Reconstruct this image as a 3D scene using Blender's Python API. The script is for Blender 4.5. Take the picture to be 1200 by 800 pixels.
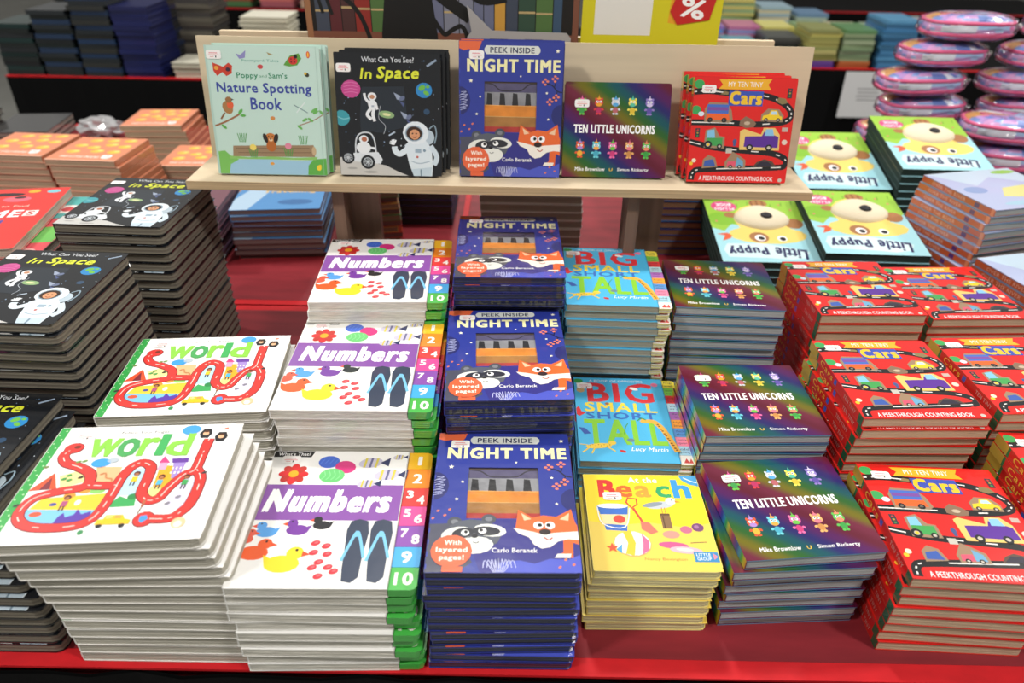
import bpy, math, random
from mathutils import Vector, Matrix
from mathutils.geometry import tessellate_polygon
R = math.radians
rnd = random.Random(7)
for o in list(bpy.data.objects): bpy.data.objects.remove(o)
C = bpy.context.scene.collection
SC = bpy.context.scene
TZ = 0.75                                     # table top height

# ------------------------------------------------------------------ camera, world, lights
cam = bpy.data.cameras.new('camera'); camo = bpy.data.objects.new('camera', cam); C.objects.link(camo)
cam.sensor_width = 36; cam.lens = 854.16/1200*36; cam.clip_end = 60; cam.clip_start = .02
camo.matrix_world = Matrix.Translation((0, 0, TZ+.7325)) @ Matrix.Rotation(R(90-32.973), 4, 'X') @ Matrix.Rotation(R(1.10), 4, 'Z')
cam.dof.use_dof = True; cam.dof.focus_distance = .93; cam.dof.aperture_fstop = 4.0
SC.camera = camo
SC.view_settings.view_transform = 'Standard'; SC.view_settings.look = 'None'
SC.view_settings.gamma = 1; SC.view_settings.exposure = 0.0
w = bpy.data.worlds.new('hall'); SC.world = w; w.use_nodes = True
w.node_tree.nodes['Background'].inputs[0].default_value = (1, .97, .91, 1)
w.node_tree.nodes['Background'].inputs[1].default_value = .32
def lamp(x, y, z, e, size, tx, ty, col=(1, .97, .93), spread=150):
    l = bpy.data.lights.new('ceiling_lamp', 'AREA'); l.shape = 'DISK'; l.size = size; l.energy = e; l.color = col
    l.spread = R(spread)
    o = bpy.data.objects.new('ceiling_lamp', l); o.location = (x, y, z); C.objects.link(o)
    o.rotation_euler = (Vector((tx, ty, TZ))-Vector((x, y, z))).to_track_quat('-Z', 'Y').to_euler()
LAMPS = [(-1.8, -.55, 3.6, 34, .35, 0, .9), (1.8, -.45, 3.6, 34, .35, 0, .9), (-.15, 2.1, 3.9, 30, .3, 0, 1.2), (-.15, 6.7, 3.75, 45, .35, 0, 1.8),
         (-3.0, 2.2, 3.9, 40, .4, -1.2, 2.6), (3.0, 2.2, 3.9, 40, .4, 1.2, 2.6)]
for a in LAMPS: lamp(*a)

# ------------------------------------------------------------------ materials
def lin(h):
    if isinstance(h, tuple): return h
    h = h.lstrip('#'); v = [int(h[i:i+2], 16)/255 for i in (0, 2, 4)]
    return tuple(c/12.92 if c <= .04045 else ((c+.055)/1.055)**2.4 for c in v)
def mat(name, col=None, rough=.5, coat=0, spec=.5, bump=None, metallic=0, noise=None):
    m = bpy.data.materials.new(name); m.use_nodes = True; nt = m.node_tree; b = nt.nodes['Principled BSDF']
    b.inputs['Roughness'].default_value = rough; b.inputs['Coat Weight'].default_value = coat
    b.inputs['Coat Roughness'].default_value = .06; b.inputs['Specular IOR Level'].default_value = spec
    b.inputs['Metallic'].default_value = metallic
    if col is None:
        a = nt.nodes.new('ShaderNodeAttribute'); a.attribute_name = 'Col'; src = a.outputs['Color']
    else:
        rgb = nt.nodes.new('ShaderNodeRGB'); rgb.outputs[0].default_value = (*lin(col), 1); src = rgb.outputs[0]
    if noise:                                   # (scale vector, lo, hi)
        tc = nt.nodes.new('ShaderNodeTexCoord'); mp = nt.nodes.new('ShaderNodeMapping'); mp.inputs['Scale'].default_value = noise[0]
        n = nt.nodes.new('ShaderNodeTexNoise'); n.inputs['Scale'].default_value = 1; n.inputs['Detail'].default_value = 4
        mr = nt.nodes.new('ShaderNodeMapRange'); mr.inputs[1].default_value = .3; mr.inputs[2].default_value = .7
        mr.inputs[3].default_value = noise[1]; mr.inputs[4].default_value = noise[2]
        mx = nt.nodes.new('ShaderNodeVectorMath'); mx.operation = 'SCALE'
        nt.links.new(tc.outputs['Object'], mp.inputs[0]); nt.links.new(mp.outputs[0], n.inputs['Vector'])
        nt.links.new(n.outputs['Fac'], mr.inputs[0]); nt.links.new(src, mx.inputs[0]); nt.links.new(mr.outputs[0], mx.inputs['Scale'])
        src = mx.outputs[0]
    nt.links.new(src, b.inputs['Base Color'])
    if bump:                                    # (scale vector, strength, distance)
        tc = nt.nodes.new('ShaderNodeTexCoord'); mp = nt.nodes.new('ShaderNodeMapping'); mp.inputs['Scale'].default_value = bump[0]
        n = nt.nodes.new('ShaderNodeTexNoise'); n.inputs['Scale'].default_value = 1; n.inputs['Detail'].default_value = 3
        bp = nt.nodes.new('ShaderNodeBump'); bp.inputs['Strength'].default_value = bump[1]; bp.inputs['Distance'].default_value = bump[2]
        nt.links.new(tc.outputs['Object'], mp.inputs[0]); nt.links.new(mp.outputs[0], n.inputs['Vector'])
        nt.links.new(n.outputs['Fac'], bp.inputs['Height']); nt.links.new(bp.outputs[0], b.inputs['Normal'])
    return m
M = {}
M['card'] = mat('printed_card', None, .38, .25)
M['gloss'] = mat('printed_gloss', None, .22, .7, bump=((14, 14, 14), .10, .002))
M['wrapped'] = mat('shrink_wrapped_print', None, .3, 1.0, bump=((30, 30, 45), .22, .003))
M['pages'] = mat('page_edges', None, .75, 0, .25, noise=((25, 25, 900), .80, 1.06))
M['wrap_pages'] = mat('shrink_wrapped_pages', None, .45, .9, .4, noise=((40, 40, 500), .72, 1.08), bump=((60, 60, 200), .5, .003))
M['matte'] = mat('matte_card', None, .6)
M['ply'] = mat('birch_plywood', '#D9C7A9', .55, 0, .3, noise=((1.5, 40, 40), .86, 1.05), bump=((3, 120, 120), .1, .0005))
M['plyedge'] = mat('plywood_edge', '#C4AA84', .7, 0, .3, noise=((6, 30, 420), .7, 1.12))
M['legwood'] = mat('brown_wood_veneer', '#7E6353', .5, 0, .3, noise=((55, 55, 1.2), .7, 1.15))
M['redmat'] = mat('dark_red_cloth', '#8A222B', .62, 0, .35, noise=((7, 34, 20), .74, 1.12), bump=((60, 60, 60), .2, .001))
M['redtrim'] = mat('bright_red_cloth', '#C91A22', .6, 0, .3, noise=((30, 60, 30), .9, 1.08))
M['black'] = mat('black_cloth', '#070708', .9, 0, .15, bump=((9, 9, 1.5), .5, .01))
M['floor'] = mat('grey_carpet_floor', '#8E8E89', .9, 0, .2, noise=((3, 3, 3), .88, 1.05))
M['darkwall'] = mat('dark_curtain_wall', '#131315', .95, 0, .1)
M['plush'] = mat('cream_plush', '#E9DCC0', .95, 0, .1, bump=((300, 300, 300), .5, .002))
M['nose'] = mat('black_felt', '#18161A', .6)
M['chrome'] = mat('steel', '#B9BABD', .25, 0, .5, metallic=1)
def foil(name, scale, dark):
    m = bpy.data.materials.new(name); m.use_nodes = True; nt = m.node_tree; b = nt.nodes['Principled BSDF']
    tc = nt.nodes.new('ShaderNodeTexCoord'); mp = nt.nodes.new('ShaderNodeMapping')
    mp.inputs['Rotation'].default_value = (0, 0, R(-52)); mp.inputs['Scale'].default_value = (scale,)*3
    mp.inputs['Location'].default_value = (.06, 0, 0)
    sx = nt.nodes.new('ShaderNodeSeparateXYZ'); fr = nt.nodes.new('ShaderNodeMath'); fr.operation = 'FRACT'
    cr = nt.nodes.new('ShaderNodeValToRGB'); cr.color_ramp.interpolation = 'EASE'
    cols = dark
    e = cr.color_ramp.elements; e[0].position = 0; e[0].color = (*lin(cols[0]), 1); e[1].position = 1; e[1].color = (*lin(cols[0]), 1)
    for i, c in enumerate(cols[1:], 1): k = e.new(i/len(cols)); k.color = (*lin(c), 1)
    nt.links.new(tc.outputs['Object'], mp.inputs[0]); nt.links.new(mp.outputs[0], sx.inputs[0]); nt.links.new(sx.outputs[0], fr.inputs[0])
    nt.links.new(fr.outputs[0], cr.inputs[0]); nt.links.new(cr.outputs[0], b.inputs['Base Color'])
    b.inputs['Metallic'].default_value = .35; b.inputs['Roughness'].default_value = .32; b.inputs['Coat Weight'].default_value = .8; b.inputs['Coat Roughness'].default_value = .1
    return m
M['foil'] = foil('rainbow_foil', 9.0, ['#6A1230', '#7A2440', '#7C7414', '#2E6A2A', '#0E5A64', '#2A2470', '#5A1560'])
M['foilb'] = foil('bright_rainbow_foil', 26, ['#C01870', '#E08020', '#D8D030', '#30B050', '#2090D0', '#3038B0', '#8020A0'])
def clear(name, rough=.08, amt=.10, fres=.35, bump=.9, scale=45):
    m = bpy.data.materials.new(name); m.use_nodes = True; nt = m.node_tree
    for n in list(nt.nodes):
        if n.type == 'BSDF_PRINCIPLED': nt.nodes.remove(n)
    out = [n for n in nt.nodes if n.type == 'OUTPUT_MATERIAL'][0]
    tr = nt.nodes.new('ShaderNodeBsdfTransparent'); gl = nt.nodes.new('ShaderNodeBsdfGlossy'); gl.inputs['Roughness'].default_value = rough
    mx = nt.nodes.new('ShaderNodeMixShader'); lw = nt.nodes.new('ShaderNodeLayerWeight'); lw.inputs[0].default_value = fres
    ad = nt.nodes.new('ShaderNodeMath'); ad.operation = 'ADD'; ad.inputs[1].default_value = amt; ad.use_clamp = True
    tc = nt.nodes.new('ShaderNodeTexCoord'); n = nt.nodes.new('ShaderNodeTexNoise'); n.inputs['Scale'].default_value = scale; n.inputs['Detail'].default_value = 2
    bp = nt.nodes.new('ShaderNodeBump'); bp.inputs['Strength'].default_value = bump; bp.inputs['Distance'].default_value = .012
    nt.links.new(tc.outputs['Object'], n.inputs['Vector']); nt.links.new(n.outputs['Fac'], bp.inputs['Height'])
    nt.links.new(bp.outputs[0], gl.inputs['Normal']); nt.links.new(bp.outputs[0], lw.inputs['Normal'])
    nt.links.new(lw.outputs['Fresnel'], ad.inputs[0]); nt.links.new(ad.outputs[0], mx.inputs[0])
    nt.links.new(tr.outputs[0], mx.inputs[1]); nt.links.new(gl.outputs[0], mx.inputs[2]); nt.links.new(mx.outputs[0], out.inputs[0])
    return m
M['film'] = clear('crinkled_cellophane', .12, .06, .12)

# ------------------------------------------------------------------ mesh builder
class MB:
    def __init__(s): s.v = []; s.f = []; s.c = []; s.m = []
    def face(s, pts, col, mi=0):
        n = len(s.v); s.v += [tuple(p) for p in pts]; s.f.append(tuple(range(n, n+len(pts)))); s.c.append(lin(col)); s.m.append(mi)
    def prism(s, pts, z0, z1, col, top=None, mi=0, topmi=None, bottom=True, side=None):
        n = len(s.v); k = len(pts); s.v += [(x, y, z0) for x, y in pts]+[(x, y, z1) for x, y in pts]
        sd = lin(side or col)
        for i in range(k):
            j = (i+1) % k; s.f.append((n+i, n+j, n+k+j, n+k+i)); s.c.append(sd); s.m.append(mi)
        s.f.append(tuple(range(n+k, n+2*k))); s.c.append(lin(top or col)); s.m.append(mi if topmi is None else topmi)
        if bottom: s.f.append(tuple(range(n+k-1, n-1, -1))); s.c.append(lin(col)); s.m.append(mi)
    def box(s, x0, x1, y0, y1, z0, z1, col='#808080', mi=0, top=None):
        s.prism([(x0, y0), (x1, y0), (x1, y1), (x0, y1)], z0, z1, col, top=top, mi=mi)
    def build(s, name, mats, parent=None, smooth=False):
        me = bpy.data.meshes.new(name); me.from_pydata(s.v, [], s.f)
        a = me.color_attributes.new('Col', 'FLOAT_COLOR', 'CORNER'); d = []
        for f, c in zip(s.f, s.c): d += [c[0], c[1], c[2], 1]*len(f)
        a.data.foreach_set('color', d)
        for m in (mats if isinstance(mats, (list, tuple)) else [mats]): me.materials.append(M[m])
        me.polygons.foreach_set('material_index', s.m)
        if smooth: me.polygons.foreach_set('use_smooth', [True]*len(s.f))
        me.update()
        o = bpy.data.objects.new(name, me); C.objects.link(o)
        if parent: o.parent = parent
        return o
def rr(x0, y0, x1, y1, r=(0, 0, 0, 0), seg=3):       # CCW, radii bl, br, tr, tl
    out = []
    for (cx, cy, sx, sy, a0, q) in ((x0, y0, 1, 1, 180, r[0]), (x1, y0, -1, 1, 270, r[1]), (x1, y1, -1, -1, 0, r[2]), (x0, y1, 1, -1, 90, r[3])):
        if q <= 0: out.append((cx, cy)); continue
        for i in range(seg+1):
            a = R(a0+90*i/seg); out.append((cx+sx*q+q*math.cos(a), cy+sy*q+q*math.sin(a)))
    return out
def empty(name, loc=(0, 0, 0), rz=0, label=None, cat=None, group=None):
    o = bpy.data.objects.new(name, None); C.objects.link(o); o.location = loc; o.rotation_euler = (0, 0, rz); o.empty_display_size = .05
    tag(o, label, cat, group); return o
def tag(o, label=None, cat=None, group=None, kind=None):
    if label: o['label'] = label
    if cat: o['category'] = cat
    if group: o['group'] = group
    if kind: o['kind'] = kind
    return o
KIDS = {}
def copy_tree(o, parent=None):
    c = o.copy(); C.objects.link(c)
    if parent: c.parent = parent
    ch = [copy_tree(k, c) for k in KIDS.get(o.name, list(o.children))]
    KIDS[c.name] = ch
    return c

# ------------------------------------------------------------------ printed artwork
_tc = {}
def text_tris(s, bold, shear):
    k = (s, bold, shear)
    if k in _tc: return _tc[k]
    cu = bpy.data.curves.new('t', 'FONT'); cu.body = s; cu.size = 1; cu.shear = shear; cu.resolution_u = 2; cu.space_character = 1+bold*3.5
    o = bpy.data.objects.new('t', cu); C.objects.link(o)
    dg = bpy.context.evaluated_depsgraph_get(); me = o.evaluated_get(dg).to_mesh(); me.calc_loop_triangles()
    v = [(p.co.x, p.co.y) for p in me.vertices]; t = [tuple(l.vertices) for l in me.loop_triangles]
    x0 = min(p[0] for p in v); x1 = max(p[0] for p in v); y0 = min(p[1] for p in v); y1 = max(p[1] for p in v)
    v = [((a-x0)/(x1-x0), (b-y0)/(y1-y0)) for a, b in v]
    o.evaluated_get(dg).to_mesh_clear(); bpy.data.objects.remove(o); bpy.data.curves.remove(cu)
    _tc[k] = (v, t); return v, t
class Art:                                            # flat print: u right, v up, both 0..1 over the cover
    def __init__(s, W, H): s.W = W; s.H = H; s.items = []
    def P(s, u, v): return ((u-.5)*s.W, (v-.5)*s.H)
    def add(s, v, f, col, mi=0):
        x = [p[0] for p in v]; y = [p[1] for p in v]; b = (min(x), min(y), max(x), max(y)); L = 1
        for it in s.items:
            q = it[3]
            if it[4] >= L and b[0] < q[2] and b[2] > q[0] and b[1] < q[3] and b[3] > q[1]: L = it[4]+1
        s.items.append((v, f, lin(col), b, L, mi))
    def clipadd(s, v, f, col, mi=0):
        X = s.W/2-.0006; Y = s.H/2-.0006
        s.add([(max(-X, min(X, p[0])), max(-Y, min(Y, p[1])), p[2] if len(p) > 2 else 0) for p in v], f, col, mi)
    def poly(s, pts, col, mi=0):
        v = [s.P(*p) for p in pts]
        t = tessellate_polygon([[Vector((a, b, 0)) for a, b in v]])
        tt = []
        for a, b, c in t:
            ar = (v[b][0]-v[a][0])*(v[c][1]-v[a][1])-(v[c][0]-v[a][0])*(v[b][1]-v[a][1])
            tt.append((a, b, c) if ar > 0 else (a, c, b))
        s.clipadd(v, tt, col, mi)
    def rect(s, u0, v0, u1, v1, col, mi=0): s.poly([(u0, v0), (u1, v0), (u1, v1), (u0, v1)], col, mi)
    def ell(s, u, v, rx, ry, col, rot=0, n=14):       # radii in widths of the cover
        cx, cy = s.P(u, v); a0 = R(rot); pts = []
        for i in range(n):
            a = 2*math.pi*i/n; x = rx*s.W*math.cos(a); y = ry*s.W*math.sin(a)
            pts.append((cx+x*math.cos(a0)-y*math.sin(a0), cy+x*math.sin(a0)+y*math.cos(a0)))
        s.clipadd(pts, [(0, i, i+1) for i in range(1, n-1)], col)
    def path(s, pts, wd, col, smooth=True, dash=None):
        p = [Vector(s.P(*q)) for q in pts]
        if smooth and len(p) > 2:
            o = []
            for i in range(len(p)-1):
                a = p[max(i-1, 0)]; b = p[i]; c = p[i+1]; d = p[min(i+2, len(p)-1)]
                for k in range(4):
                    t = k/4; o.append(.5*((2*b)+(c-a)*t+(2*a-5*b+4*c-d)*t*t+(3*b-a-3*c+d)*t**3))
            p = o+[p[-1]]
        h = wd*s.W/2; L = []; Rr = []
        for i in range(len(p)):
            t = (p[min(i+1, len(p)-1)]-p[max(i-1, 0)])
            t = t.normalized() if t.length > 0 else Vector((1, 0)); nrm = Vector((-t.y, t.x)); L.append(p[i]+nrm*h); Rr.append(p[i]-nrm*h)
        if dash:
            acc = 0; v = []; f = []
            for i in range(len(p)-1):
                if int(acc/(dash*s.W)) % 2 == 0:
                    n = len(v); v += [tuple(L[i]), tuple(Rr[i]), tuple(Rr[i+1]), tuple(L[i+1])]; f.append((n, n+1, n+2, n+3))
                acc += (p[i+1]-p[i]).length
            if v: s.clipadd(v, f, col)
            return
        n = len(p); v = [tuple(q) for q in L+Rr]
        s.clipadd(v, [(i, n+i, n+i+1, i+1) for i in range(n-1)], col)
    def text(s, t, u0, v0, u1, v1, col, bold=.02, shear=0, rot=0):
        v, f = text_tris(t, bold, shear); o = []
        a, b = s.P(u0, v0); c, d = s.P(u1, v1); w_ = c-a; h_ = d-b; mx, my = (a+c)/2, (b+d)/2; r = R(rot)
        for x, y in v:
            X = a+x*w_-mx; Y = b+y*h_-my; o.append((mx+X*math.cos(r)-Y*math.sin(r), my+X*math.sin(r)+Y*math.cos(r)))
        q = bold*h_*1.15
        if q > 0:                                     # heavier strokes: the same glyphs again, shifted a hair each way
            n = len(o); base = list(o); ff = list(f)
            for k, (i, j) in enumerate(((1, 1), (-1, 1), (1, -1), (-1, -1), (1, 0), (-1, 0)), 1):
                o += [(x+i*q, y+j*q*.8, k*8e-6) for x, y in base]; ff += [tuple(e+k*n for e in t_) for t_ in f]
            f = ff
        s.clipadd(o, f, col)
    def star(s, u, v, r, col, n=5):
        cx, cy = s.P(u, v); p = []
        for i in range(2*n):
            a = math.pi/2+math.pi*i/n; q = r*s.W*(1 if i % 2 == 0 else .45); p.append((cx+q*math.cos(a), cy+q*math.sin(a)))
        p.append((cx, cy)); k = 2*n
        s.clipadd(p, [(k, i, (i+1) % k) for i in range(k)], col)
    def emit(s, mb, z, dz=6e-5, T=None):
        for v, f, c, b, L, mi in s.items:
            n = len(mb.v); zz = z+dz*min(L, 11)
            mb.v += [(x, y, zz+e) if T is None else tuple(T @ Vector((x, y, dz*L+e))) for x, y, e in v]
            for q in f: mb.f.append(tuple(n+i for i in q)); mb.c.append(c); mb.m.append(mi)
ALLOW = .0008
WHITE = '#F4F3EF'

# ---- the cover designs
def art_numbers():
    a = Art(.19, .2004)
    a.rect(0, 0, .85, 1, WHITE)
    a.rect(0, .445, .85, .715, '#8C55A8')
    a.text('Numbers', .065, .51, .78, .67, '#FFFFFF', .055, .2)
    for i in range(8):
        t = 2*math.pi*i/8; a.ell(.165+.055*math.cos(t), .80+.052*math.sin(t), .036, .026, ['#D8262C', '#C03028'][i % 2], math.degrees(t))
    a.ell(.165, .80, .03, .03, '#F5A91E')
    a.poly([(0, .945), (.24, .945), (.255, 1), (0, 1)], '#1C1C1E'); a.text("What's That?", .03, .958, .23, .985, '#FFFFFF', .01)
    a.ell(.36, .905, .066, .055, '#3C67CE'); a.ell(.47, .862, .066, .055, '#D7307E', -20); a.ell(.40, .79, .078, .062, '#6BCB76')
    for k in range(4): a.path([(.34+.03*k, .755), (.36+.03*k, .79), (.345+.03*k, .83)], .005, '#8FE098'); a.path([(.31+.028*k, .89), (.33+.028*k, .93)], .004, '#5C86E0')
    for (u, v, q) in ((.62, .90, 1.0), (.735, .80, 1.05), (.62, .725, .75), (.79, .95, .5)):
        a.ell(u, v, .075*q, .045*q, '#C9C4D6', 12); a.poly([(u+.06*q, v), (u+.12*q, v+.045*q), (u+.115*q, v-.03*q)], '#26315E')
        for k in (-.035, 0, .035): a.poly([(u+k*q-.008*q, v-.04*q), (u+k*q+.006*q, v-.04*q), (u+k*q+.014*q, v+.04*q), (u+k*q, v+.04*q)], ['#D9C94A', '#6A6890', '#D9C94A'][int(k/.035)+1])
    def duck(u, v, s_, c, bk='#E8542C', d=1):
        a.ell(u, v, .085*s_, .052*s_, c); a.ell(u+.05*s_*d, v+.062*s_, .042*s_, .04*s_, c)
        a.poly([(u-.085*s_*d, v), (u-.1*s_*d, v+.05*s_), (u-.04*s_*d, v+.02*s_)], c)
        a.poly([(u+.085*s_*d, v+.075*s_), (u+.125*s_*d, v+.055*s_), (u+.085*s_*d, v+.04*s_)], bk); a.ell(u+.055*s_*d, v+.08*s_, .007*s_, .008*s_, '#222222')
    duck(.125, .36, .72, '#5AA3E6', d=-1); duck(.295, .375, .75, '#7A3FA0', d=-1); duck(.425, .41, .62, '#2A2A2C', d=-1)
    duck(.01, .31, .7, '#E0604A'); duck(.095, .22, .95, '#F0602C'); duck(.265, .15, 1.12, '#F7D92E')
    for (u, v) in ((.417, .287), (.479, .268), (.42, .224), (.495, .215), (.46, .163), (.433, .128), (.516, .131), (.551, .106), (.475, .075)):
        a.ell(u, v, .026, .019, '#D23A45', 20); a.ell(u+.004, v+.004, .012, .007, '#E06870', 20)
    for (u, q) in ((.632, 0), (.765, 0)):
        a.poly([(u-.06, .38), (u-.045, .44), (u, .455), (u+.05, .44), (u+.065, .36), (u+.055, .2), (u+.055, .07), (u+.02, .035), (u-.03, .045), (u-.04, .12), (u-.05, .25)], '#3A4458')
        a.path([(u-.055, .17), (u-.03, .27), (u, .365), (u+.03, .30), (u+.062, .19)], .017, '#7FC6EC'); a.path([(u, .37), (u+.004, .33)], .02, '#7FC6EC')
    a.rect(.845, 0, .851, 1, '#C9C7C4')
    return a
TABC = [('#F8BD2C', '1', .857, 1), ('#F48A26', '2', .70, .857), ('#E6403C', '3 4', .56, .70), ('#EA5098', '5 6', .418, .56), ('#8C50AC', '7 8', .272, .418), ('#48AEE8', '9', .14, .272), ('#48B44A', '10', 0, .14)]
def art_world():
    a = Art(.197, .168)
    a.rect(0, 0, 1, 1, '#F6F5F2'); a.rect(0, 0, .052, 1, '#35A34A')
    for k in range(24): a.ell(.014+.024*(k % 2), .02+k*.041, .0055, .0055, '#BFE6B4', n=6)
    a.poly([(.498, .58), (.60, .594), (.61, .354), (.498, .357)], '#BDE3F5'); a.poly([(.794, .5), (.867, .473), (.872, .24), (.758, .228)], '#DCD8EC')
    a.poly([(.144, .351), (.448, .38), (.432, .23), (.11, .257)], '#F7CB3A'); a.poly([(.095, .266), (.439, .245), (.417, .15), (.15, .14)], '#7EC3EE')
    a.poly([(.32, .611), (.451, .607), (.463, .466), (.351, .469)], '#F2BC8A'); a.poly([(.157, .54), (.255, .593), (.318, .489), (.198, .429)], '#F4E39A')
    a.poly([(.047, .415), (.125, .569), (.182, .429)], '#E6542E'); a.poly([(.098, .42), (.125, .53), (.15, .425)], '#7E2A34')
    a.poly([(.645, .61), (.734, .60), (.745, .422), (.661, .37)], '#F6B02C'); a.poly([(.64, .33), (.72, .34), (.70, .42), (.65, .42)], '#F6E08E')
    a.poly([(.629, .631), (.644, .695), (.69, .63)], '#DC4282'); a.rect(.638, .57, .68, .632, '#F4A8C8')
    a.poly([(.69, .669), (.776, .671), (.782, .63), (.70, .628)], '#6A3FA0'); a.poly([(.708, .628), (.772, .63), (.768, .5), (.73, .49)], '#A58CD0')
    for k in range(6): a.rect(.712+.02*(k % 3), .53+.04*(k//3), .721+.02*(k % 3), .55+.04*(k//3), '#F4EEDC')
    a.poly([(.495, .30), (.52, .352), (.56, .33), (.598, .362), (.615, .267), (.5, .262)], '#3FA95C'); a.ell(.585, .345, .026, .022, '#2E8B4B')
    a.ell(.392, .40, .04, .018, '#8CCB6A'); a.ell(.27, .37, .03, .02, '#EE9A3A'); a.ell(.33, .40, .03, .016, '#EE9A3A')
    a.poly([(.27, .15), (.275, .20), (.292, .232), (.31, .195), (.345, .215), (.351, .258), (.38, .215), (.42, .238), (.43, .19), (.40, .148)], '#5A3AA8')
    a.ell(.16, .225, .03, .017, '#E65A3C'); a.ell(.215, .30, .018, .012, '#3B4C9C'); a.ell(.33, .31, .015, .02, '#F8F4E8')
    r1 = [(.841, .85), (.84, .75), (.839, .675), (.835, .558), (.787, .512), (.741, .403), (.716, .324), (.668, .308), (.619, .371), (.613, .48), (.602, .593), (.545, .637), (.502, .6), (.478, .503), (.476, .393), (.462, .229), (.42, .148), (.331, .118), (.188, .125), (.107, .173), (.077, .25), (.103, .352), (.197, .402), (.318, .443), (.31, .545), (.227, .613), (.148, .654), (.111, .72), (.125, .77)]
    r2 = [(.33, .45), (.40, .443), (.475, .444)]; r3 = [(.845, .56), (.885, .472), (.886, .293), (.856, .208), (.808, .16), (.70, .163)]
    for pth in (r1, r2, r3): a.path(pth, .060, '#7E2028')
    a.ell(.692, .16, .052, .052, '#7E2028'); a.ell(.14, .79, .052, .044, '#7E2028')
    for pth in (r1, r2, r3): a.path(pth, .050, '#E23A34')
    a.ell(.692, .16, .047, .047, '#E23A34'); a.ell(.14, .79, .047, .039, '#E23A34'); a.ell(.155, .80, .018, .014, '#7A3020'); a.poly([(.67, .185), (.70, .19), (.712, .16), (.688, .13), (.672, .15)], '#4A9BE0')
    for pth in (r1, r2, r3): a.path(pth, .005, '#F7E6DC', dash=.012)
    a.ell(.33, .645, .05, .034, '#3F9FE4'); a.ell(.385, .665, .03, .02, '#B8C4CC'); a.path([(.36, .54), (.385, .55), (.40, .51), (.43, .50), (.44, .47)], .008, '#C98A58')
    a.text('w', .225, .705, .375, .87, '#8ED24C', .035, 0); a.text('o', .378, .70, .478, .868, '#4FA85E', .035, 0); a.text('r', .492, .705, .575, .87, '#8ED24C', .035, 0)
    a.text('l', .588, .705, .622, .90, '#46B060', .035, 0); a.text('d', .638, .70, .752, .90, '#8ED24C', .035, 0)
    a.text('Follow Your Finger', .347, .913, .606, .945, '#3A3A3C', 0)
    a.ell(.722, .942, .05, .04, '#4AA3E4')
    for (u, v) in ((.809, .905), (.90, .868)):
        a.poly([(u-.035, v), (u-.02, v+.045), (u+.02, v+.045), (u+.035, v), (u+.02, v-.045), (u-.02, v-.045)], '#26262A'); a.ell(u, v, .017, .016, '#E9B48C'); a.ell(u, v+.02, .014, .008, '#5A3420')
    for (u, v, c, t) in ((.548, .49, '#F7C928', '#3D8F58'), (.683, .455, '#52B7D8', '#EDB04A'), (.812, .45, '#45A55A', '#EDE7DC'), (.268, .30, '#B0527E', '#A0683C')):
        a.ell(u, v+.05, .017, .017, '#5A2E1E'); a.ell(u, v+.042, .012, .011, '#C98558'); a.rect(u-.014, v-.02, u+.014, v+.022, c); a.path([(u-.008, v-.02), (u-.008, v-.055)], .006, '#403040'); a.path([(u+.008, v-.02), (u+.008, v-.055)], .006, '#403040')
    a.poly([(.47, .127), (.475, .165), (.50, .17), (.505, .20), (.585, .20), (.60, .17), (.632, .16), (.632, .127)], '#F7C524'); a.ell(.495, .118, .014, .014, '#2A2A2C'); a.ell(.60, .118, .014, .014, '#2A2A2C')
    a.rect(.51, .173, .54, .195, '#F4EEDC'); a.rect(.55, .173, .58, .195, '#E08A5A')
    a.ell(.865, .125, .035, .035, '#E9C89A'); a.ell(.865, .115, .02, .022, '#F6F5F2'); a.ell(.425, .075, .014, .016, '#3D8F58'); a.path([(.65, .20), (.655, .27)], .005, '#6A4A30'); a.rect(.648, .26, .662, .31, '#B86A4A')
    for (u, v, c) in ((.19, .51, '#49A052'), (.22, .50, '#49A052'), (.27, .52, '#3E3428'), (.205, .54, '#49A052'), (.21, .66, '#7A9A52'), (.24, .665, '#7A9A52'), (.89, .53, '#3A3A3C'), (.04, .30, '#3A3A3C'), (.06, .62, '#7A8A4A'), (.81, .33, '#8E8A96'), (.77, .28, '#8E8A96'), (.91, .95, '#E8785A'), (.18, .93, '#F5CDB8'), (.14, .9, '#F8D8C8')):
        a.ell(u, v, .015, .009, c, 25, 8)
    return a
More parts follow.
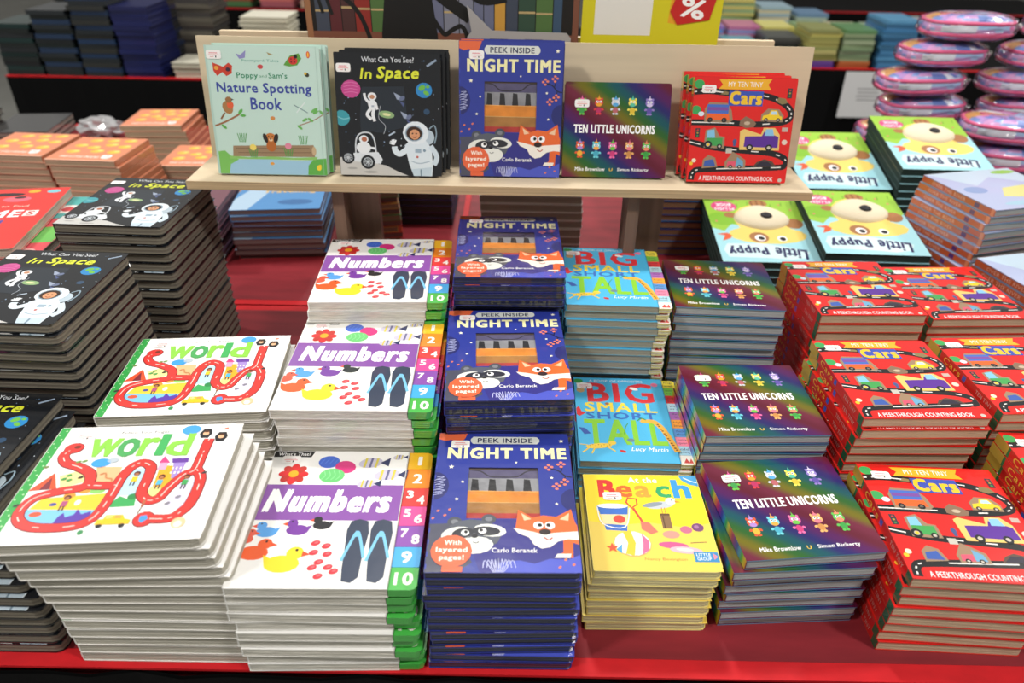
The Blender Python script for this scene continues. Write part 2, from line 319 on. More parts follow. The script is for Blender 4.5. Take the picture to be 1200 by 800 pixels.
def art_night():
    a = Art(.156, .2101); W1 = (.245, .34, .752, .712)
    B = '#2C3A96'
    a.rect(0, W1[3], 1, 1, B); a.rect(0, 0, 1, W1[1], B); a.rect(0, W1[1], W1[0], W1[3], B); a.rect(W1[2], W1[1], 1, W1[3], B)
    a.poly([(0, .30), (0, 0), (.2, 0), (.3, .06), (.22, .2), (.25, .31)], '#4A4C5E'); a.poly([(.35, 0), (1, 0), (1, .30), (.9, .335), (.3, .335), (.3, .12)], '#302E84')
    a.poly([(.45, 0), (.48, .06), (.6, .075), (.7, .055), (.8, .085), (.92, .08), (1, .11), (1, 0)], '#4A57C4'); a.ell(.99, .47, .09, .11, '#22286E')
    a.poly([(0, .945), (.05, .93), (.10, .94), (.15, .90), (.2, .95), (.22, 1), (0, 1)], '#E3683E')
    a.poly(rrp(.245, .906, .775, .968, .02), '#D9DDD6'); a.text('PEEK INSIDE', .30, .917, .72, .956, '#23264C', .02)
    a.text('NIGHT TIME', .085, .785, .965, .87, '#F3EEB4', .05)
    a.ell(.01, .57, .10, .14, '#262A6A'); 
    for k in range(7): a.path([(.0, .50+.018*k), (.07+.012*(k % 2), .515+.02*k), (.02, .525+.018*k)], .005, '#B9BEE8')
    for (u, v, q) in ((.115, .716, .022), (.205, .601, .014), (.172, .474, .016), (.593, .753, .012), (.849, .634, .015), (.87, .442, .015), (.942, .935, .022)): a.star(u, v, q, '#F6F2D8')
    for (u, v) in ((.05, .39), (.10, .36), (.13, .40), (.02, .34), (.86, .035), (.95, .05), (.90, .08)): a.ell(u, v, .013, .009, '#E77B4E', 40, 6)
    a.path([(.84, .705), (.9, .69), (.95, .65), (1.0, .64)], .012, '#1A1B3C'); a.path([(.95, .65), (.93, .60), (.89, .575)], .009, '#1A1B3C'); a.path([(.92, .68), (.935, .73)], .009, '#1A1B3C')
    for (u, v) in ((.832, .715), (.925, .738), (.94, .602), (.88, .57)):
        for (p, q) in ((-.022, 0), (.022, .004), (0, .018), (0, -.018)): a.ell(u+p, v+q, .014, .012, '#E98064', n=7)
    # raccoon
    a.ell(.17, .315, .05, .045, '#4A4E58'); a.ell(.17, .315, .025, .022, '#7C8088'); a.ell(.40, .335, .05, .045, '#4A4E58'); a.ell(.40, .335, .025, .022, '#7C8088')
    a.ell(.30, .235, .185, .13, '#565B66', -6); a.ell(.19, .235, .105, .062, '#E9EBE4', 15); a.ell(.41, .26, .11, .055, '#E9EBE4', -8); a.ell(.32, .165, .115, .072, '#E9EBE4', 5)
    a.ell(.23, .24, .075, .045, '#2A2C34', 15); a.ell(.385, .255, .095, .04, '#2A2C34', -3); a.ell(.245, .243, .028, .026, '#FFFFFF'); a.ell(.36, .255, .028, .024, '#FFFFFF'); a.ell(.25, .248, .013, .014, '#111111'); a.ell(.352, .26, .013, .014, '#111111'); a.ell(.31, .222, .022, .017, '#1C1C22')
    a.path([(.30, .185), (.32, .178), (.34, .187)], .006, '#333333')
    a.ell(.163, .128, .135, .135, '#E8663C'); a.text('With', .115, .165, .225, .195, '#FFF3E4', .03); a.text('layered', .065, .112, .265, .15, '#FFF3E4', .03); a.text('pages!', .09, .066, .245, .103, '#FFF3E4', .03); a.rect(.11, .0, .24, .035, '#E8663C')
    a.text('Carlo Beranek', .425, .120, .721, .148, '#FFFFFF', .01)
    # fox
    a.poly([(.895, .21), (.96, .21), (.95, .09), (.84, .095), (.89, .125)], '#E5652C'); a.poly([(.85, .115), (.94, .115), (.93, .09), (.83, .09)], '#F5EDE0')
    a.poly([(.60, .40), (.70, .345), (.77, .362), (.86, .352), (.965, .405), (.985, .31), (1, .295), (1, .17), (.9, .205), (.78, .2), (.66, .235), (.58, .27)], '#EA6A2E')
    a.poly([(.62, .378), (.69, .335), (.64, .325)], '#F4C9A0'); a.poly([(.95, .378), (.88, .335), (.94, .325)], '#F4C9A0')
    a.poly([(.565, .275), (.64, .262), (.70, .25), (.76, .235), (.84, .245), (1, .255), (1, .2), (.93, .205), (.86, .19), (.81, .155), (.75, .145), (.70, .17), (.67, .215), (.60, .24)], '#F7F1E6')
    a.ell(.735, .293, .034, .034, '#FFFFFF'); a.ell(.812, .293, .034, .034, '#FFFFFF'); a.ell(.745, .295, .015, .016, '#111111'); a.ell(.803, .295, .015, .016, '#111111'); a.ell(.777, .25, .04, .026, '#2B1B18'); a.path([(.77, .215), (.80, .2), (.825, .215)], .009, '#B23420')
    for k in range(9): a.path([(.47+.008*(k-4), .0), (.47+.022*(k-4), .085-.003*abs(k-4)), (.475+.026*(k-4), .03)], .005, '#C7CBF0')
    for k in range(12): a.rect(.0, .02+.075*k, .012, .05+.075*k, '#3A49AC')
    return a
def night_inside():
    a = Art(.156, .2101)
    a.rect(.20, .33, .80, .72, '#6A5F6E'); a.rect(.245, .62, .755, .712, '#55506E'); a.path([(.25, .70), (.33, .69), (.40, .65), (.5, .645), (.6, .65), (.67, .69), (.75, .70)], .012, '#2E2A36'); a.rect(.245, .70, .755, .712, '#4A3C34')
    a.rect(.245, .535, .755, .635, '#8F9094')
    for k, c in enumerate(('#2A2A2C',)*4): a.poly([(.265+.125*k, .54), (.325+.125*k, .54), (.315+.125*k, .625), (.272+.125*k, .63)], c)
    a.rect(.245, .455, .755, .54, '#E08A32'); a.rect(.245, .38, .755, .458, '#A8763C'); a.rect(.245, .335, .755, .382, '#B43A34')
    a.path([(.25, .54), (.75, .535)], .006, '#F0B060', False); a.path([(.25, .457), (.75, .455)], .005, '#D8B070', False)
    return a
def rrp(u0, v0, u1, v1, q):
    return [(u0+q, v0), (u1-q, v0), (u1, v0+q), (u1, v1-q), (u1-q, v1), (u0+q, v1), (u0, v1-q), (u0, v0+q)]
def art_cars():
    a = Art(.1612, .1753)
    a.rect(0, 0, 1, 1, '#E3221E')
    a.ell(.048, .93, .05, .045, '#3FA65A'); a.ell(.037, .69, .05, .045, '#3FA65A'); a.ell(.09, .655, .03, .025, '#DCE8F4')
    r1 = [(.004, .858), (.15, .868), (.333, .854), (.679, .832), (.836, .789), (.942, .723), (.972, .641), (.887, .588), (.633, .565), (.343, .575), (.0, .575)]
    r2 = [(0, .389), (.257, .337), (.548, .312), (.824, .291), (.965, .239), (.965, .166), (.752, .148), (.169, .125), (.064, .095), (.047, .02)]
    a.path(r1, .062, '#1B1B1D'); a.path(r2, .062, '#1B1B1D'); a.path(r1, .011, '#F2F0EA', dash=.022); a.path(r2, .011, '#F2F0EA', dash=.022)
    a.poly([(.238, .888), (.275, .93), (.238, .975), (.748, .985), (.715, .935), (.748, .885)], '#F2B32C'); a.text('MY TEN TINY', .33, .912, .66, .957, '#FFF8EC', .005)
    a.rect(.345, .735, .68, .872, '#3C55B4'); a.text('Cars', .36, .752, .662, .865, '#F4C733', .055)
    def wheel(u, v, r=.026): a.ell(u, v, r, r, '#242426'); a.ell(u, v, r*.5, r*.5, '#C8C0B0')
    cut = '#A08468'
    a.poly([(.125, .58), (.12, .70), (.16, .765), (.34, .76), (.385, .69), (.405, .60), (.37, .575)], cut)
    a.rect(.145, .655, .355, .745, '#4A6FC4'); a.rect(.15, .69, .35, .72, '#7E4FA0'); a.poly([(.138, .60), (.145, .66), (.36, .66), (.375, .60)], '#F0682E'); wheel(.18, .60); wheel(.32, .60)
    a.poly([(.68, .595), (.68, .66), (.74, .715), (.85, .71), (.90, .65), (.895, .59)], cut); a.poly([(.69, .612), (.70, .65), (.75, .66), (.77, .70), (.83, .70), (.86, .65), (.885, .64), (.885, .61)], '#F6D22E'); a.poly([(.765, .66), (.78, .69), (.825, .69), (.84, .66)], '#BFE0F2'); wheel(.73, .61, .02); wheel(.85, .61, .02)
    a.poly([(.475, .555), (.48, .60), (.53, .64), (.60, .61), (.64, .575), (.62, .54), (.54, .53)], '#8A6E58'); a.ell(.55, .575, .03, .018, '#C8B49A')
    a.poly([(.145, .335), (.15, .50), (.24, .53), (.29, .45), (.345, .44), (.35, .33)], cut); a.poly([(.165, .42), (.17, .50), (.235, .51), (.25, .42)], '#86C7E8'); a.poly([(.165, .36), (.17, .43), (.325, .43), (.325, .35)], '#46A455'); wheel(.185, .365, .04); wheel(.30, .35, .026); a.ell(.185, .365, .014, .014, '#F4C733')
    a.poly([(.50, .32), (.49, .50), (.53, .52), (.70, .47), (.72, .535), (.83, .535), (.885, .47), (.895, .32)], '#F0CB74'); a.poly([(.54, .35), (.545, .45), (.71, .455), (.73, .50), (.875, .45), (.88, .345)], '#5C2E98'); a.poly([(.735, .46), (.745, .52), (.81, .525), (.83, .46)], '#8CC8EC'); wheel(.60, .345, .034); wheel(.79, .345, .034)
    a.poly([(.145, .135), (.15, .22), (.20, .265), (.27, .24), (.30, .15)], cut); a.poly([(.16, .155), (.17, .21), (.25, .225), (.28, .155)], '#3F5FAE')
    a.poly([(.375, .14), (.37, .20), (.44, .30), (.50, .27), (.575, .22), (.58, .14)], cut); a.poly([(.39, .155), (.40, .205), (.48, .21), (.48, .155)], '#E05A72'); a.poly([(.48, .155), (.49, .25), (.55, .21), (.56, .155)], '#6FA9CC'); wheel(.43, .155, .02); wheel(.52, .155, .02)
    a.poly([(.65, .155), (.69, .205), (.76, .235), (.84, .215), (.89, .165)], '#5A4438'); a.poly([(.67, .16), (.73, .21), (.80, .21), (.86, .165)], '#2E2A3A')
    a.poly([(.81, .78), (.83, .82), (.90, .81), (.925, .77), (.87, .755)], '#8A7A50'); a.poly([(.26, .84), (.30, .87), (.34, .86), (.335, .835)], '#8A7A50')
    for (u, v) in ((.934, .86), (.072, .474)): a.rect(u-.022, v-.045, u+.022, v+.045, '#3A3A3E'); [a.ell(u, v+k, .010, .010, c, n=7) for k, c in ((.027, '#C04040'), (0, '#B09040'), (-.027, '#40904A'))]
    a.ell(.448, .40, .02, .025, '#4A5A8C'); a.rect(.435, .355, .46, .385, '#4A5A8C'); a.rect(.37, .285, .43, .335, '#C9C4B8'); a.ell(.06, .21, .022, .022, '#F3E8C8'); a.ell(.035, .18, .018, .018, '#F4C733'); a.ell(.94, .40, .028, .028, '#E8D4C4'); a.rect(.90, .50, .96, .54, '#C9B4A8')
    a.ell(.92, .12, .02, .012, '#E3221E'); a.rect(.09, .0, .98, .075, '#E3221E'); a.text('A PEEKTHROUGH COUNTING BOOK', .125, .018, .87, .062, '#FFFFFF', .005)
    a.ell(.94, .03, .02, .02, '#C9C4B8')
    return a
def art_unicorn():
    a = Art(.1614, .1541)
    a.rect(0, 0, 1, 1, '#702040', 1)
    def uni(u, v, c, c2, mane):
        a.ell(u, v+.055, .040, .036, c); a.poly([(u-.008, v+.095), (u+.008, v+.095), (u, v+.14)], mane); a.ell(u-.028, v+.093, .010, .014, c); a.ell(u+.028, v+.093, .010, .014, c); a.ell(u, v+.098, .020, .010, mane)
        a.ell(u, v-.025, .026, .032, c2); a.ell(u-.035, v-.015, .014, .011, c, 40); a.ell(u+.035, v-.015, .014, .011, c, -40); a.ell(u-.014, v-.062, .013, .011, c); a.ell(u+.014, v-.062, .013, .011, c)
        a.ell(u, v+.035, .027, .019, mane); a.ell(u-.014, v+.066, .011, .012, '#FFFFFF', n=8); a.ell(u+.014, v+.066, .011, .012, '#FFFFFF', n=8); a.ell(u-.012, v+.066, .005, .006, '#222222', n=6); a.ell(u+.012, v+.066, .005, .006, '#222222', n=6)
    for (u, v, c, c2, m) in ((.166, .75, '#6CC04A', '#3F9A4A', '#E86AA0'), (.324, .755, '#DA3B40', '#B83060', '#F0A030'), (.481, .757, '#CDD4DC', '#B8646A', '#5AA8DC'), (.641, .757, '#F0DE5A', '#DDBE3A', '#5AC0A0'), (.801, .757, '#8E7AC4', '#5E50A4', '#D4C8EC'),
                             (.164, .285, '#E2582E', '#F0B03A', '#B088D0'), (.32, .285, '#6CCCD8', '#48A8C0', '#F0A848'), (.476, .285, '#EC6AA6', '#C83A78', '#6CC04A'), (.636, .285, '#EBB06A', '#C88A4A', '#EE7A8A'), (.798, .285, '#5CBF52', '#3C9E46', '#F08A6A')): uni(u, v, c, c2, m)
    a.text('TEN LITTLE UNICORNS', .10, .485, .865, .575, '#FFFFFF', .03)
    a.text('Mike Brownlow', .125, .067, .411, .108, '#FFFFFF', .01); a.text('Simon Rickerty', .532, .062, .831, .105, '#FFFFFF', .01); a.text('U', .455, .07, .485, .10, '#E6C040', .03)
    return a
def art_big():
    a = Art(.151, .1856)
    a.rect(0, 0, .87, 1, '#4FB6E2'); a.rect(.862, 0, .87, 1, '#3A90B8')
    a.text('A BOOK OF OPPOSITES', .15, .945, .68, .972, '#EAF6FA', .01)
    a.text('BIG', .131, .685, .75, .925, '#D8343C', .03); a.text('SMALL', .09, .562, .76, .672, '#F2D84A', .03); a.text('SHORT', .095, .475, .745, .553, '#3A6CB8', .03); a.text('TALL', .075, .19, .79, .462, '#8ACB3A', .025)
    a.path([(.593, .46), (.65, .455), (.711, .45), (.765, .39), (.81, .29), (.865, .12)], .055, '#EAB24A'); a.ell(.62, .455, .04, .018, '#EAB24A')
    for k in range(12): a.ell(.74+.011*k, .42-.026*k+.006*(k % 2), .012, .010, '#8A5426', n=6)
    a.path([(.56, .46), (.60, .49), (.64, .47)], .012, '#3E8F3C'); a.path([(.42, .30), (.44, .38), (.47, .43)], .008, '#4A9A3C')
    a.ell(.18, .165, .12, .034, '#F0CB4A', 8); a.ell(.30, .20, .035, .028, '#F0CB4A'); a.path([(.10, .15), (.03, .09)], .014, '#F0CB4A'); a.path([(.26, .15), (.32, .11)], .014, '#F0CB4A'); a.path([(.08, .17), (.01, .18)], .010, '#F0CB4A'); a.path([(.14, .14), (.11, .08)], .014, '#F0CB4A')
    for k in range(8): a.ell(.10+.025*k, .165+.012*(k % 2), .006, .006, '#A0722A', n=5)
    a.ell(.385, .112, .03, .017, '#C8302E', -20); a.poly([(.01, .37), (.07, .36), (.12, .30), (.06, .29)], '#3B5CA8'); a.poly([(0, .60), (.03, .62), (.05, .56), (.09, .54), (.03, .50), (0, .52)], '#D8343C')
    a.ell(.10, .90, .08, .035, '#F4F2EC', -15); a.ell(.04, .95, .05, .035, '#3F9A4A'); a.ell(.06, .83, .04, .04, '#C8A070'); a.ell(.58, .86, .045, .022, '#F4F2EC', -20); a.ell(.79, .92, .035, .03, '#EE7AA0'); a.ell(.47, .235, .035, .025, '#6A8A96'); a.ell(.30, .66, .02, .02, '#B06A3A')
    a.text('Lucy Martin', .46, .105, .785, .16, '#FFFFFF', .0, .3)
    return a
BTAB = [('#F1DC4A', 'big small'), ('#7CC24A', 'short tall'), ('#DF3A40', 'cold hot'), ('#BFE4EC', 'wet dry'), ('#A868B4', 'day night'), ('#F2A23A', 'high low'), ('#5C96D2', 'thick thin'), ('#F08AA8', 'noisy quiet'), ('#A9D8E6', 'old young'), ('#F5EFE4', '')]
def art_beach():
    a = Art(.1407, .149)
    a.rect(0, 0, 1, 1, '#F7DE2E'); a.poly([(0, .48), (.25, .44), (.5, .47), (.8, .42), (1, .47), (1, 0), (0, 0)], '#F1D35C')
    a.text('At the', .39, .905, .64, .965, '#FFFDF4', .03)
    for t, u0, u1, v0, v1, c in (('B', .13, .255, .745, .925, '#D6342C'), ('e', .275, .40, .745, .865, '#EE6A2C'), ('a', .44, .56, .745, .865, '#F2A43C'), ('c', .62, .73, .745, .865, '#34A866'), ('h', .77, .90, .745, .935, '#3A9AD8')): a.text(t, u0, v0, u1, v1, c, .055)
    a.poly([(.09, .64), (.35, .64), (.31, .38), (.14, .39)], '#3C6FC4'); a.poly([(.105, .55), (.335, .55), (.32, .44), (.125, .45)], '#F0D8A0'); a.ell(.22, .64, .13, .028, '#F4F4F0'); a.ell(.26, .50, .05, .045, '#DE4A3A'); a.path([(.09, .63), (.12, .45), (.30, .42), (.36, .62)], .01, '#F4F4F0')
    a.path([(.39, .62), (.45, .47)], .020, '#E0483C', False); a.poly([(.43, .48), (.50, .47), (.56, .375), (.50, .35), (.43, .40)], '#EE7A66'); a.path([(.34, .68), (.36, .73), (.43, .72), (.43, .66), (.38, .62), (.34, .68)], .014, '#E0483C', False)
    a.rect(.605, .41, .685, .56, '#8A6A4A'); a.rect(.605, .545, .685, .565, '#6A4E34'); a.rect(.62, .41, .63, .54, '#5E442C')
    a.ell(.62, .655, .12, .040, '#C3CBD2', 8); a.ell(.56, .66, .09, .025, '#8E99A4', 12); a.ell(.72, .70, .045, .04, '#F4F4F2'); a.poly([(.755, .71), (.81, .69), (.755, .685)], '#F09A3A'); a.path([(.63, .63), (.63, .565)], .007, '#E08A4A'); a.path([(.655, .63), (.655, .565)], .007, '#E08A4A'); a.ell(.73, .71, .007, .007, '#222222', n=6)
    a.ell(.335, .255, .150, .13, '#D8B070'); a.ell(.335, .26, .145, .125, '#F6F2E8'); a.poly([(.27, .37), (.335, .385), (.36, .26), (.335, .14), (.27, .16), (.30, .26)], '#F2C83A'); a.poly([(.42, .355), (.47, .28), (.46, .20), (.40, .15), (.42, .26)], '#E8709A'); a.poly([(.20, .20), (.24, .16), (.25, .25)], '#5AA8D8')
    a.star(.17, .215, .05, '#E2583A'); a.ell(.66, .35, .07, .04, '#D69A8A'); a.ell(.79, .40, .05, .04, '#C8708C'); a.ell(.89, .425, .05, .045, '#7A4A78'); a.ell(.88, .43, .02, .02, '#A878A0')
    a.ell(.66, .245, .12, .035, '#EC5E90', -5); a.ell(.75, .20, .13, .036, '#F4B8C4', -5); a.ell(.74, .205, .07, .016, '#F6E0D4', -5); a.path([(.80, .27), (.93, .28)], .008, '#8A6A4A')
    a.rect(.80, .09, .99, .185, '#3E8EC4'); a.text('LITTLE', .82, .145, .93, .172, '#F4F8FA', .02); a.text('GROUP', .82, .105, .93, .132, '#F4F8FA', .02); a.poly([(.95, .11), (.985, .14), (.95, .175)], '#E88AA0')
    a.text('Nancy Bevington', .41, .095, .74, .125, '#E0703C', .0)
    a.poly([(.84, 1), (.86, .94), (.92, .89), (1, .87), (1, 1)], '#4C9FD4'); a.path([(.88, .97), (.94, .93), (.99, .91)], .01, '#EAF4FA')
    return a
def art_space():
    a = Art(.1615, .1896)
    a.rect(0, 0, 1, 1, '#16191E')
    for k in range(46): u = rnd.uniform(.02, .98); v = rnd.uniform(.2, .98); q = rnd.choice([.003, .003, .005]); a.rect(u-q, v-q, u+q, v+q, rnd.choice(['#8FA6C0', '#DDE6EE', '#4A6480']))
    a.poly([(.25, .73), (.65, .74), (.68, .42), (.42, .36), (.22, .38), (.22, .5)], '#232B34')
    a.text('What Can You See?', .26, .925, .75, .968, '#E8ECF0', -.004); a.text('In', .24, .795, .35, .875, '#DCE23A', .02, .15); a.text('Space', .40, .775, .79, .892, '#DCE23A', .03, .2)
    a.ell(.147, .713, .092, .084, '#C6498E'); [a.path([(.08, .68+.025*k), (.15, .69+.025*k), (.21, .68+.025*k)], .006, '#DC7AB0') for k in range(4)]
    a.ell(.839, .711, .078, .072, '#2F86C4'); a.ell(.82, .73, .035, .025, '#6FB84A', 30); a.ell(.86, .69, .03, .02, '#6FB84A', -30); a.ell(.875, .74, .018, .015, '#6FB84A')
    a.ell(.04, .478, .082, .075, '#3E9CA8'); a.path([(0, .49), (.06, .47), (.12, .48)], .01, '#7CC6CC'); a.ell(.86, .54, .03, .028, '#2E4A66')
    a.ell(.476, .512, .075, .035, '#8FB07A', -8); a.ell(.476, .512, .04, .014, '#E2E2A8', -8)
    for (u, v) in ((.60, .655), (.66, .505)): a.poly([(u-.05, v+.035), (u+.01, v+.01), (u+.03, v-.03), (u-.02, v-.02)], '#9AA6BC'); a.ell(u+.03, v-.01, .03, .02, '#66718E', 30); a.poly([(u+.0, v-.03), (u+.05, v-.05), (u+.04, v-.08)], '#4E5A86')
    a.path([(.49, .34), (.55, .37)], .014, '#B8C8D8'); a.path([(.87, .90), (.96, .95)], .02, '#8FA0B4', False); a.path([(.42, .58), (.40, .48), (.46, .42), (.44, .35)], .004, '#C8D0D8')
    # small floating astronaut
    S1, S2 = '#E9EDF0', '#A9B6C2'
    a.ell(.345, .655, .042, .038, S1); a.ell(.345, .652, .024, .020, '#C08A68'); a.ell(.345, .592, .042, .045, S1); a.path([(.32, .60), (.28, .64), (.272, .68)], .025, S1); a.path([(.375, .60), (.39, .55)], .024, S1); a.path([(.33, .56), (.29, .51), (.33, .47)], .03, S1); a.path([(.36, .56), (.345, .51), (.36, .455)], .03, S1); a.rect(.335, .57, .36, .585, S2)
    # moon ground, rover
    a.poly([(0, .15), (.12, .165), (.238, .123), (.45, .088), (.56, .04), (.67, 0), (0, 0)], '#C9C8C4'); a.ell(.3, .03, .07, .012, '#A8A7A4'); a.ell(.12, .06, .05, .01, '#A8A7A4')
    a.path([(.16, .17), (.17, .30), (.22, .355), (.31, .355), (.35, .29), (.36, .16)], .013, '#D4DADF'); a.poly([(.12, .12), (.14, .19), (.38, .20), (.42, .14), (.40, .10)], '#DDE3E8'); a.ell(.24, .235, .07, .06, S1); a.ell(.245, .305, .045, .04, S1); a.ell(.25, .305, .027, .024, '#B06A4C'); a.path([(.28, .24), (.35, .23)], .022, S1)
    for (u, v, q) in ((.085, .15, .062), (.275, .115, .070)):
        a.ell(u, v, q, q, '#1F2226'); a.ell(u, v, q*.68, q*.68, '#B9C0C6'); a.ell(u, v, q*.55, q*.55, '#2A2E33'); [a.path([(u-q*.5*math.cos(t), v-q*.43*math.sin(t)), (u+q*.5*math.cos(t), v+q*.43*math.sin(t))], .007, '#C9D0D6', False) for t in (0, .8, 1.6, 2.4)]
    # large astronaut
    a.ell(.86, .33, .07, .075, '#B8C9D4'); a.path([(.88, .40), (.93, .43), (.95, .36), (.93, .28)], .012, '#8AA0AE')
    a.poly([(.64, .26), (.70, .31), (.84, .31), (.90, .24), (.91, .10), (.90, 0), (.72, 0), (.68, .10)], '#DDE9F0'); a.path([(.70, .26), (.60, .19), (.55, .21), (.54, .25)], .055, '#DDE9F0'); a.path([(.89, .26), (.95, .17), (.92, .10)], .05, '#CFDEE8')
    for k in range(5): t = R(60+25*k); a.path([(.535, .265), (.535+.045*math.cos(t), .265+.045*math.sin(t))], .014, '#EDF3F6', False)
    a.poly([(.70, .06), (.72, -.01), (.78, -.01), (.79, .05), (.80, -.01), (.89, -.01), (.90, .08)], '#C4D6E2'); a.rect(.785, 0, .80, .06, '#7E96A6')
    a.ell(.75, .365, .125, .112, '#E6EFF4'); a.ell(.735, .362, .088, .080, '#93A8B6'); a.ell(.735, .362, .076, .068, '#3A2418'); a.ell(.74, .352, .050, .050, '#D79A70'); a.ell(.72, .36, .008, .008, '#222222', n=6); a.ell(.755, .36, .008, .008, '#222222', n=6); a.path([(.72, .335), (.74, .325), (.76, .337)], .007, '#8A3A2A')
    a.rect(.74, .20, .80, .235, '#9DB2C2'); a.ell(.83, .22, .014, .014, '#7E96A6'); a.ell(.76, .165, .012, .012, '#C05A4A'); a.path([(.70, .13), (.78, .11), (.88, .13)], .008, '#9DB2C2')
    return a
def art_nature():
    a = Art(.169, .196)
    a.rect(0, 0, 1, 1, '#C3DED2'); a.poly([(0, .13), (.2, .12), (.461, .127), (.75, .115), (1, .13), (1, 0), (0, 0)], '#9EC8E0')
    a.poly([(0, .18), (.08, .19), (.14, .14), (.2, .12), (.12, .08), (.1, 0), (0, 0)], '#7CBF5E'); a.poly([(.82, 0), (.83, .08), (.88, .13), (1, .14), (1, 0)], '#5FAE4E'); a.ell(.925, .061, .022, .026, '#F4D23A'); a.ell(.935, .078, .014, .012, '#F4D23A')
    a.poly([(.12, .125), (.9, .125), (.92, .15), (.7, .14), (.5, .148), (.3, .138), (.12, .15)], '#8DC46A')
    a.poly([(.15, .145), (.16, .23), (.89, .245), (.895, .15)], '#9C8264'); a.ell(.89, .197, .02, .042, '#C8AE88'); a.path([(.18, .21), (.5, .215), (.85, .22)], .006, '#7A624A'); a.path([(.2, .175), (.6, .18), (.86, .185)], .006, '#7A624A')
    a.ell(.507, .235, .045, .055, '#B5672E'); a.ell(.507, .30, .048, .042, '#C87A3A'); a.ell(.46, .295, .02, .045, '#2E2622', 15); a.ell(.555, .295, .02, .045, '#2E2622', -15); a.ell(.507, .282, .018, .014, '#E8C8A0'); a.ell(.507, .288, .009, .007, '#221A18'); a.ell(.49, .31, .006, .006, '#221A18', n=6); a.ell(.524, .31, .006, .006, '#221A18', n=6)
    for (u, v) in ((.34, .16), (.66, .17), (.25, .28), (.80, .27)):
        for k in range(5): a.path([(u+.012*(k-2), v-.02), (u+.020*(k-2), v+.05)], .007, '#4E9A48', False)
    a.ell(.34, .22, .03, .03, '#F0D86A'); a.ell(.66, .235, .03, .03, '#E08AA0')
    a.text('Farmyard Tales', .32, .875, .64, .90, '#4A9A8A', 0); a.ell(.475, .845, .025, .02, '#C84A4A')
    a.text('Poppy', .261, .745, .445, .80, '#2F8A62', .015); a.text('and', .46, .765, .525, .785, '#2F8A62', 0); a.text("Sam's", .54, .76, .703, .803, '#2F8A62', .015)
    a.text('Nature Spotting', .075, .625, .905, .722, '#37479C', .02); a.text('Book', .36, .518, .63, .608, '#37479C', .02)
    a.ell(.15, .53, .045, .06, '#A87A4A', 20); a.ell(.175, .55, .03, .035, '#E0603A'); a.ell(.165, .59, .03, .028, '#9A6E44'); a.path([(.12, .49), (.08, .44)], .016, '#8A6240'); a.poly([(.19, .60), (.215, .592), (.19, .585)], '#3A3A3A')
    a.path([(0, .38), (.12, .42), (.25, .48)], .016, '#9A6A48'); a.ell(.26, .50, .03, .014, '#5FAE4E', 50); a.ell(.10, .38, .028, .013, '#5FAE4E', -40); a.ell(.28, .47, .025, .012, '#5FAE4E')
    a.path([(1, .49), (.9, .44), (.774, .40)], .008, '#9A6A48'); [a.ell(.78+.05*k, .385+.03*k+(.03 if k % 2 else 0), .028, .012, '#6DB45C', 30 if k % 2 else -40) for k in range(5)]; a.ell(.92, .52, .035, .014, '#6DB45C', 30)
    a.poly([(.68, .86), (.74, .93), (.82, .95), (.84, .91), (.80, .86), (.73, .85)], '#5E9C3E'); a.ell(.765, .895, .040, .036, '#CC3630'); a.ell(.79, .925, .016, .016, '#1E1A1A'); [a.ell(.75+.03*(k % 2), .885+.022*(k//2), .006, .006, '#1E1A1A', n=6) for k in range(4)]
    a.poly([(.06, .87), (.12, .85), (.15, .84), (.20, .87), (.23, .85), (.22, .79), (.17, .77), (.14, .80), (.09, .77), (.06, .81)], '#C8402C'); a.ell(.09, .83, .02, .018, '#E8A040'); a.ell(.19, .82, .02, .018, '#3A2A3A')
    a.poly([(.27, .94), (.31, .93), (.36, .965), (.35, .91), (.30, .90)], '#8E8CC0'); a.poly([(.54, .955), (.57, .945), (.60, .935), (.56, .93)], '#A89A6A'); a.ell(.877, .79, .022, .018, '#3A3A2A', -30); a.ell(.865, .80, .012, .012, '#E0B83A'); a.path([(.74, .56), (.86, .50)], .008, '#6A8A8A', False); a.path([(.76, .50), (.84, .58)], .010, '#DCE8E4', False); a.ell(.542, .453, .022, .018, '#D08A4A'); a.ell(.5, .09, .02, .014, '#E8A040')
    a.ell(.90, .94, .016, .03, '#D84A3A'); a.ell(.90, .94, .008, .022, '#F4B03A')
    a.rect(.965, 0, .968, 1, '#9DBFB2'); a.rect(.0, 0, .02, 1, '#B4D2C6')
    return a
def art_orange():
    a = Art(.16, .16); a.rect(0, 0, 1, 1, '#E08C68'); a.rect(0, 0, 1, .03, '#F2C0A4')
    for (u, v) in ((.2, .62), (.42, .55), (.62, .68), (.84, .62), (.3, .85), (.55, .86), (.8, .88), (.22, .36), (.55, .40), (.80, .38)):
        a.ell(u, v, .095, .065, '#EFC44A', 10); a.ell(u+.03, v+.03, .04, .03, '#F4DC7A'); a.ell(u-.05, v-.02, .03, .03, '#F0B23C')
    a.text('FIVE LITTLE DUCKS', .15, .12, .7, .19, '#F8EDE0', .03); a.ell(.80, .15, .07, .05, '#F4F0EC')
    return a
